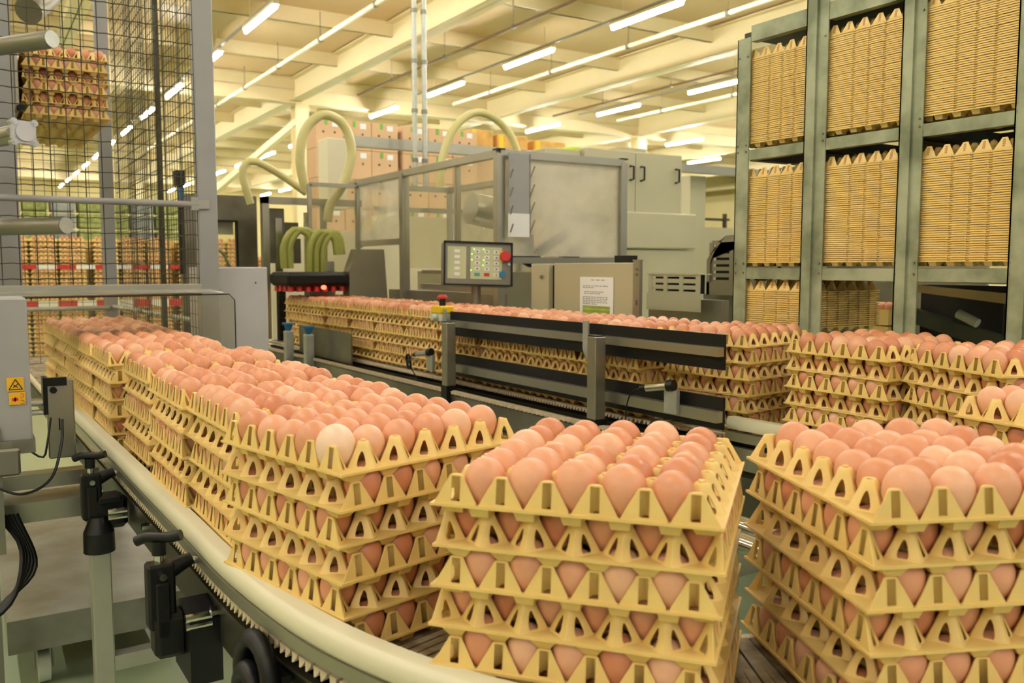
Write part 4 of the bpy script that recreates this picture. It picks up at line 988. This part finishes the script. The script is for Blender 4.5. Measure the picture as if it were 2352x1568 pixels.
for r_ in range(5):
    yv = .056-.026*r_
    key(-.097, yv, M['paperw'])
    for c_ in range(3):
        key(-.005+.052*c_*.85, yv, M['teal'] if (r_ == 4 and c_ == 0) else (M['red'] if (r_ == 4 and c_ == 1) else M['paperw']))
a = MB()
for (cx_, cy_) in ((-.02, .067), (-.03, .044), (-.03, .018), (.025, .067), (.025, .018), (.022, -.006), (-.033, -.03)): slab(a, cx_-.002, cx_+.002, cy_-.002, cy_+.002, .003, .005)
part('indicator_lights', a, M['ledg'], kp, kind='stuff')
a = MB()
for r_ in range(5):
    for c_ in range(3):
        cx_, cy_ = -.005+.0442*c_, .056-.026*r_
        if (r_, c_) in ((4, 0), (4, 1)): continue
        slab(a, cx_-.005, cx_+.005, cy_-.0015, cy_+.0015, .004, .0045); slab(a, cx_-.0015, cx_+.0015, cy_-.004, cy_+.004, .004, .0045)
part('key_symbols', a, M['black'], kp, kind='stuff')
a = MB(); slab(a, .10, .128, .012, .062, 0, .004); part('yellow_plate', a, M['yellow'], t)
a = MB(); a.cyl(pp(.122, .035, .004), pp(.122, .035, .02), .012, 16); a.cyl(pp(.122, .035, .02), pp(.122, .035, .034), .026, 20, .021); part('stop_button', a, M['red'], t, smooth=True)
a = MB(); a.cyl(pp(.112, -.045, 0), pp(.112, -.045, .012), .016, 16); part('blue_button', a, M['blue'], t, smooth=True)
a = MB(); a.cyl(pp(.14, 0, 0), pp(.14, 0, .02), .006, 10); part('key_switch', a, M['chrome'], t, smooth=True)
a = MB(); q = pp(0, -Hh, -.05); a.cyl((q.x, q.y, .9), (q.x, q.y, q.z+.01), .022, 16); part('stand_post', a, M['steeldark'], t, smooth=True)
# cabinet with the paper notice
t = thing('notice_cabinet', 'low cream steel cabinet carrying a white paper notice', 'cabinet', (2.35, 2.9, 0))
a = MB(); a.bx(2.16, 2.185, 2.60, 3.14, 0, 1.345, bev=.003); part('door', a, M['cream'], t)
a = MB(); a.bx(2.14, 2.26, 3.155, 3.29, 0, 1.342, bev=.003); part('side_column', a, M['cream'], t)
a = MB(); a.bx(2.165, 2.25, 3.138, 3.157, .3, 1.335); part('gap_seal', a, M['black'], t)
a = MB(); a.bx(2.15, 2.165, 2.56, 2.598, 0, 1.352); a.bx(2.148, 2.168, 2.556, 2.60, 1.352, 1.356); part('hinge_post', a, M['steel'], t)
a = MB(); a.cyl((2.139, 3.2, 1.285), (2.13, 3.2, 1.285), .008, 10)
for z in (1.32, 1.30, 1.2, 1.19): a.cyl((2.149, 2.575, z), (2.145, 2.575, z), .005, 8)
part('screw', a, M['steeldark'], t)
a = MB(); a.bx(2.30, 2.34, 2.80, 2.90, 1.345, 1.375); part('black_clamp', a, M['black'], t)
t = thing('paper_notice', 'white printed sheet with green picture taped to the cabinet', 'notice', (2.158, 2.83, 1.13))
a = MB(); a.bx(2.1565, 2.1582, 2.725, 2.945, 1.00, 1.288); part('sheet', a, M['paperw'], t)
tb = None
def text(name, body, size, loc, parent, m, rot=(PI/2, 0, -PI/2), align='CENTER'):
    cu = bpy.data.curves.new(name, 'FONT'); cu.body = body; cu.size = size; cu.align_x = align
    ob = bpy.data.objects.new(name, cu); COL.objects.link(ob)
    dg = bpy.context.evaluated_depsgraph_get(); me_ = bpy.data.meshes.new_from_object(ob.evaluated_get(dg)); bpy.data.objects.remove(ob)
    o_ = bpy.data.objects.new(name, me_); COL.objects.link(o_); me_.materials.clear(); me_.materials.append(m)
    o_.rotation_euler = rot; o_.parent = parent; o_.location = Vector(loc)-wloc(parent)
    return o_
a = MB(); rnd = random.Random(3)
for (z, n_w, wd, off) in ((1.276, 3, .10, .055), (1.252, 9, .17, 0), (1.245, 4, .08, 0), (1.228, 8, .13, .01), (1.221, 6, .11, .01), (1.207, 9, .17, 0), (1.200, 9, .17, 0), (1.193, 9, .16, 0), (1.186, 9, .17, 0), (1.179, 5, .1, 0)):
    y0 = 2.925-off
    for k in range(n_w):
        ww = wd/n_w*rnd.uniform(.6, .85); a.bx(2.1561, 2.1565, y0-ww, y0, z-.0014, z+.0014); y0 -= wd/n_w
part('text_lines', a, M['ink'], t, kind='stuff')
a = MB(); a.bx(2.1558, 2.1565, 2.745, 2.925, 1.02, 1.172); pc = part('picture', a, M['greenc'], t)
a = MB()
for i in range(18):
    for j in range(8): a.bx(2.1554, 2.1558, 2.748+.0098*i, 2.754+.0098*i, 1.03+.0178*j, 1.038+.0178*j)
part('picture_dots', a, M['lime'], pc, kind='stuff')
# vented boxes right of it
def vent(name, lab, X, ya, yb, z0, z1, rows_, cols_, parent_m):
    t = thing(name, lab, 'vented box', ((X+X+.3)/2, (ya+yb)/2, .9))
    a = MB(); dy = yb-ya; dz = z1-z0; e = .012
    ys = []; n = cols_
    for c_ in range(n+1): ys.append(ya+dy*c_/n)
    for c_ in range(n+1): a.bx(X-.0015, X+.0045, ys[c_]-e, ys[c_]+e, z0, z1)
    for r_ in range(rows_+1):
        zz = z0+dz*r_/rows_; a.bx(X, X+.003, ya, yb, zz-.009, zz+.009)
    part('vent_grille', a, parent_m, t)
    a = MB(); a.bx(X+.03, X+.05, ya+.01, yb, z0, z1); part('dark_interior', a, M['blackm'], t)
    return t
t = vent('vent_box', 'small steel box with three rows of vent slots beside the cabinet', 2.6, 2.72, 3.02, 1.215, 1.295, 3, 3, M['cream'])
a = MB(); a.bx(2.595, 2.6, 2.70, 3.04, 1.14, 1.215); a.bx(2.595, 2.66, 2.70, 3.04, 1.295, 1.30); part('front_sheet', a, M['cream'], t)
a = MB(); a.bx(2.66, 2.70, 2.64, 3.1, 0, 1.19); part('lower_body', a, M['steel'], t)
t = vent('vent_screen', 'slatted steel machine screen just left of the rack', 2.95, 2.62, 3.0, 1.26, 1.44, 6, 3, M['steel'])
a = MB(); a.bx(2.94, 2.945, 2.6, 3.02, 1.2, 1.26); a.poly([(2.94, 3.02, 1.2), (2.94, 3.02, 1.36), (2.94, 2.9, 1.47), (2.94, 2.6, 1.485), (2.94, 2.6, 1.45), (2.94, 2.95, 1.44), (2.94, 3.0, 1.35), (2.94, 3.0, 1.2)], .006, (1, 0, 0)); part('frame', a, M['steel'], t)
a = MB(); a.bx(3.0, 3.04, 2.55, 3.1, 0, 1.2); part('lower_body', a, M['steeldark'], t)
# big cabinet
t = thing('tall_machine_cabinet', 'tall cream machine cabinet with three black door handles', 'machine cabinet', (4.15, 5.4, 0))
a = MB(); a.bx(3.70, 4.60, 5.0, 5.9, 1.7, 2.155, bev=.006); part('upper_body', a, M['cream'], t)
a = MB(); pts = [(4.00, 5.0)]; 
a.bx(3.95, 4.74, 4.98, 5.9, 1.46, 1.725, bev=.01); part('middle_body', a, M['cream'], t)
a = MB(); a.bx(3.5, 4.74, 5.0, 5.9, .2, 1.455, bev=.006); part('lower_body', a, M['cream'], t)
a = MB(); a.bx(3.4, 3.70, 5.05, 5.5, 1.98, 2.14, bev=.004); part('side_box', a, M['cream'], t)
a = MB(); a.cyl((3.62, 5.05, 2.03), (3.62, 5.04, 2.03), .014, 10); part('red_knob', a, M['red'], t)
for x in (4.10, 4.20, 4.535):
    a = MB(); a.tube([(x, 5.0, 1.95), (x+.005, 4.965, 1.955), (x+.005, 4.965, 2.045), (x, 5.0, 2.05)], .008, 8); part('door_handle', a, M['black'], t, smooth=True)
a = MB(); a.bx(4.25, 4.5, 5.3, 5.6, 2.155, 2.23); part('top_duct', a, M['cream'], t)
a = MB(); a.bx(4.148, 4.152, 4.998, 5.001, 1.72, 2.14); part('door_seam', a, M['steeldark'], t)
# overhead tray beam & white box
a = MB(); a.bx(2.42, 4.6, 6.2, 6.28, 2.215, 2.29); solo('overhead_beam', a, M['alu'], 'long horizontal metal beam in front of the cartons', 'beam')
a = MB(); a.bx(5.6, 7.6, 6.2, 6.28, 2.21, 2.285); solo('overhead_beam', a, M['alu'], 'short metal beam between the tall cabinet and the rack', 'beam')
a = MB(); a.bx(2.27, 2.42, 6.2, 6.4, 1.75, 2.26, bev=.004); solo('white_upright_box', a, M['palecream'], 'cream upright box at the left end of the overhead beam', 'machine box')
a = MB(); a.bx(5.95, 6.15, 6.35, 6.5, 0, 2.2); solo('beam_support', a, M['cream'], 'cream support post under the short beam left of the rack', 'post')
t = thing('arched_hose', 'wide pale arched hose above the glazed guard', 'hose', (3.0, 5.3, 1.9))
hose([(2.72, 5.3, 1.85), (2.74, 5.3, 2.05), (2.82, 5.3, 2.24), (2.96, 5.3, 2.36), (3.10, 5.3, 2.365), (3.25, 5.3, 2.27), (3.34, 5.3, 2.10), (3.36, 5.3, 1.88)], .026, M['hose'], t)
for x, lab in ((2.875, 'left of the two galvanised vertical pipes'), (2.955, 'right of the two galvanised vertical pipes')):
    tt = thing('vertical_pipe', lab, 'pipe', (x, 6.0, 2.0))
    a = MB(); a.cyl((x, 6.0, 2.26 if False else 1.9), (x, 6.0, 5.5), .019, 12); part('pipe', a, M['galv'], tt, smooth=True)
    a = MB()
    for k in range(9):
        z = 2.1+.36*k; a.cyl((x, 6.0, z), (x, 6.0, z+.03), .024, 10)
    part('clip', a, M['steeldark'], tt, smooth=True)

# ------------------------------------------------------------------ goods in the background
def carton(x, y, z, w_, d_, h_, lab, grp, green=True):
    t = thing('carton', lab, 'carton', (x, y, z), grp)
    a = MB(); a.box((x, y, z+h_/2), (w_-.006, d_-.006, h_-.004), bev=.006); part('box', a, M['carton'], t)
    a = MB()
    for dx in (-.09, .07): a.cyl((x+dx, y-d_/2-.003, z+h_*.55), (x+dx, y-d_/2+.004, z+h_*.55), .014, 8)
    part('hand_hole', a, M['cartgap'], t)
    a = MB(); a.bx(x+.03, x+.12, y-d_/2-.004, y-d_/2, z+h_*.74, z+h_*.92); part('paper_label', a, M['paperw'], t)
    if green: a = MB(); a.bx(x-.07, x-.03, y-d_/2-.005, y-d_/2, z+h_*.78, z+h_*.98); part('green_sticker', a, M['green'], t)
lv_names = ['floor', 'second', 'third', 'fourth', 'fifth', 'sixth', 'seventh', 'top']
for pi, (x0, yy) in enumerate(((4.05, 11.5), (5.32, 11.5))):
    for cx_ in range(3 if pi else 3):
        for lz in range(8):
            if lz < 4: continue
            z = .15+lz*.395
            carton(x0+.2+.4*cx_, yy+.2, z, .4, .4, .395, 'brown carton, %s layer, %s column of the %s carton block' % (lv_names[lz], ORD[cx_], ('left', 'right')[pi]), 'brown cartons in the high blocks')
    a = MB(); a.bx(x0, x0+1.2, yy+.01, yy+.8, .15, 1.73); solo('carton_block', a, M['carton'], 'lower layers of the %s brown carton block' % ('left', 'right')[pi], 'cartons', kind='stuff')
    a = MB(); a.bx(x0, x0+1.2, yy, yy+.8, 0, .14); solo('pallet', a, M['wood'], 'wooden pallet under the %s carton block' % ('left', 'right')[pi], 'pallet')
for k, (x, z, w_) in ():
    carton(x+.25, 10.9, z-.2, w_, .6, .4, 'brown carton of the short pile left of the blocks, %s from top' % ORD[k], 'short carton pile', False)
for k, (x, w_, h_) in enumerate(((6.75, .4, .34), (7.3, .55, .30), (8.0, .6, .26))):
    a = MB(); a.box((x, 12.0, 3.05+h_/2), (w_, .5, h_), bev=.01); t = thing('film_wrapped_box', 'amber film-wrapped box, %s in the row above the guard' % ORD[k], 'box', (x, 12.0, 3.05), 'amber boxes above the glazed guard'); part('box', a, M['amber'], t)
    a = MB(); a.bx(x-w_/2+.03, x-w_/2+.1, 11.745, 11.75, 3.05, 3.05+h_); part('yellow_tape', a, M['yellow'], t)
a = MB(); a.bx(6.56, 8.4, 11.7, 12.6, 0, 3.04); solo('wrapped_goods', a, M['carton'], 'wrapped goods standing beneath the amber boxes', 'goods', kind='stuff')
t = thing('lime_bag', 'lime green plastic bundle lying on top of the cream cabinet', 'bundle', (4.2, 5.55, 2.16))
a = MB(); bmx = bmesh.new(); bmesh.ops.create_icosphere(bmx, subdivisions=3, radius=1)
rr = random.Random(4)
vs = [(3.98+v.co.x*.2*(1 if abs(v.co.x) < .8 else 1.05), 5.5+v.co.y*.1, 2.185+max(-.03, v.co.z*.045)+rr.uniform(-.006, .006)) for v in bmx.verts]
bmx.verts.index_update(); a.add(vs, [tuple(v.index for v in f.verts) for f in bmx.faces]); bmx.free(); part('bundle', a, M['lime'], t, smooth=True)
# pallets of egg trays seen through the cage
LV = M['tray']
def pallet_eggs(x0, y0, n_cols, z0, n_lay, idx):
    t = thing('egg_pallet', 'loaded pallet of egg trays behind the cage, %s from the left' % ORD[idx], 'egg pallet', (x0+n_cols*.155, y0+.3, 0), 'pallets of eggs behind the cage')
    a = MB(); a.bx(x0, x0+n_cols*.31, y0, y0+.9, .0, .03)
    for k in range(4): a.bx(x0+k*n_cols*.31/3.2, x0+k*n_cols*.31/3.2+.09, y0, y0+.9, .03, .12)
    a.bx(x0, x0+n_cols*.31, y0, y0+.9, .12, .15); part('pallet_base', a, M['wood'], t)
    a = MB(); pts = []
    for c_ in range(n_cols):
        for l_ in range(n_lay):
            z = .15+l_*.055; X0 = x0+c_*.31
            a.bx(X0+.004, X0+.302, y0, y0+.31, z, z+.012)
            for q in range(6): xx = X0+.027+q*.05; a.add([(xx-.02, y0, z+.012), (xx+.02, y0, z+.012), (xx, y0+.004, z+.045)], [(0, 1, 2)])
            for q in range(5): pts.append((X0+.052+q*.05, y0+.03, z+.036))
    part('tray_layers', a, M['tray'], t, kind='stuff')
    a = MB(); a.bx(x0+.01, x0+n_cols*.31-.01, y0+.30, y0+.9, .15, .15+n_lay*.055-.02); part('rear_trays', a, M['tray'], t, kind='stuff')
    off = wloc(t); mm = mass_mesh('egg_layers', [(p[0]-off.x, p[1]-off.y, p[2]-off.z) for p in pts], [1.0]*len(pts)); mm.materials.append(M['eggmass'])
    o_ = bpy.data.objects.new('egg_layers', mm); COL.objects.link(o_); o_.parent = t; o_['kind'] = 'stuff'
for k in range(3): pallet_eggs(.35+k*1.0, 12.0, 3, .15, 28, k)
pallet_eggs(3.45, 12.6, 3, .15, 24, 3)
for k, z in enumerate((1.30, .83)):
    t = thing('barrier_tape', ('upper' if k == 0 else 'lower')+' red and white barrier tape stretched before the pallets', 'barrier tape', (1.5, 11.8, z))
    a = MB(); b = MB()
    for q in range(12):
        (a if q % 2 else b).bx(.3+q*.21, .51+q*.21, 11.8, 11.805, z, z+(.05 if k == 0 else .09))
    part('red_bands', a, M['red'], t); part('white_bands', b, M['tapew'], t)
for k in range(9):
    x = .2+.42*k; hgt = .5+.06*((k*7) % 3)
    m = M['greenc'] if k % 3 else M['bluec']
    t = thing('crate_stack', '%s crate stack above the pallets, %s from the left' % ('green' if k % 3 else 'blue grey', ORD[k]), 'crate', (x, 17, 0), 'crate stacks far behind the cage')
    for j in range(9):
        a = MB(); a.box((x, 17, .15+.28*j), (.38, .38, .25), bev=.02); part('crate', a, m, t)
# machinery glimpsed under the right rack bays
t = thing('egg_grader', 'dark egg grading machinery seen through the right rack bay', 'machine', (3.1, 1.7, .8))
a = MB(); a.poly([(2.75, 2.0, 1.28), (2.75, 1.42, 1.24), (2.75, 1.42, 1.205), (2.75, 2.0, 1.26)], .02, (1, 0, 0)); a.bx(2.76, 3.2, 1.4, 2.0, 1.275, 1.28); part('top_chute', a, M['steel'], t)
a = MB(); a.bx(3.2, 3.3, 1.3, 2.1, .6, 1.26); part('dark_body', a, M['blackm'], t)
a = MB(); a.bar((2.9, 1.95, 1.16), (2.9, 1.5, 1.05), .04, .05); a.bar((2.95, 1.62, 1.0), (2.95, 1.62, 1.24), .02, .02); a.bar((2.9, 1.6, 1.10), (2.9, 1.4, 1.10), .02, .012); part('rails', a, M['rackdark'], t)
a = MB(); a.cyl((2.88, 1.93, 1.10), (2.88, 1.97, 1.10), .03, 16); part('roller', a, M['chrome'], t, smooth=True)
a = MB(); a.cyl((2.88, 1.75, 1.17), (2.88, 1.68, 1.14), .016, 10); part('pale_roller', a, M['palegrey'], t, smooth=True)
# small stack of eggs on retail tray behind rack
t = thing('small_egg_stack', 'small pale tray stack with eggs seen between two rack uprights', 'egg stack', (3.05, 2.17, 0))
a = MB(); a.bx(3.0, 3.12, 2.10, 2.22, 1.0, 1.10); a.bx(3.0, 3.12, 2.10, 2.22, 1.105, 1.165); part('pale_trays', a, M['tray'], t)
pts = [(3.02+.03*i, 2.115+.032*j, 1.17) for i in range(4) for j in range(4)]
off = wloc(t); mm = mass_mesh('eggs_on_top', [(p[0]-off.x, p[1]-off.y, p[2]-off.z) for p in pts], [.7]*len(pts)); mm.materials.append(M['eggmass'])
o_ = bpy.data.objects.new('eggs_on_top', mm); COL.objects.link(o_); o_.parent = t; o_['kind'] = 'stuff'
a = MB(); a.bx(2.98, 3.14, 2.12, 2.24, .0, 1.0); part('stand', a, M['steeldark'], t)
a = MB(); a.bx(3.3, 3.32, 1.9, 3.0, .5, 1.5); solo('grey_screen', a, M['steel'], 'plain steel sheet behind the low rack shelf', 'sheet')
# tall clutter right of big cabinet
t = thing('background_shelving', 'dark shelving with crates right of the tall cabinet', 'shelving', (8.7, 9.5, 0))
a = MB()
for z in (1.5, 1.75, 2.0): a.bx(8.0, 9.6, 9.4, 9.5, z, z+.03)
for x in (8.0, 8.5, 9.0, 9.5): a.bx(x, x+.04, 9.4, 9.45, 0, 2.1)
part('frame', a, M['wire'], t)
a = MB()
for k in range(5): a.bx(8.05+.3*k, 8.28+.3*k, 9.45, 9.7, 1.78, 1.9)
part('crates', a, M['wood'], t)
a = MB(); a.bx(5.6, 7.2, 7.0, 7.1, .3, 1.75); solo('cream_partition', a, M['cream'], 'cream partition sheet right of the tall cabinet', 'partition')
a = MB(); a.bx(2.9, 4.0, 6.8, 6.9, 0, 1.75); a.bx(1.9, 2.9, 6.4, 6.5, 0, 1.6); solo('machine_backing', a, M['palecream'], 'pale machine backing panels behind the glazed guard', 'panel')
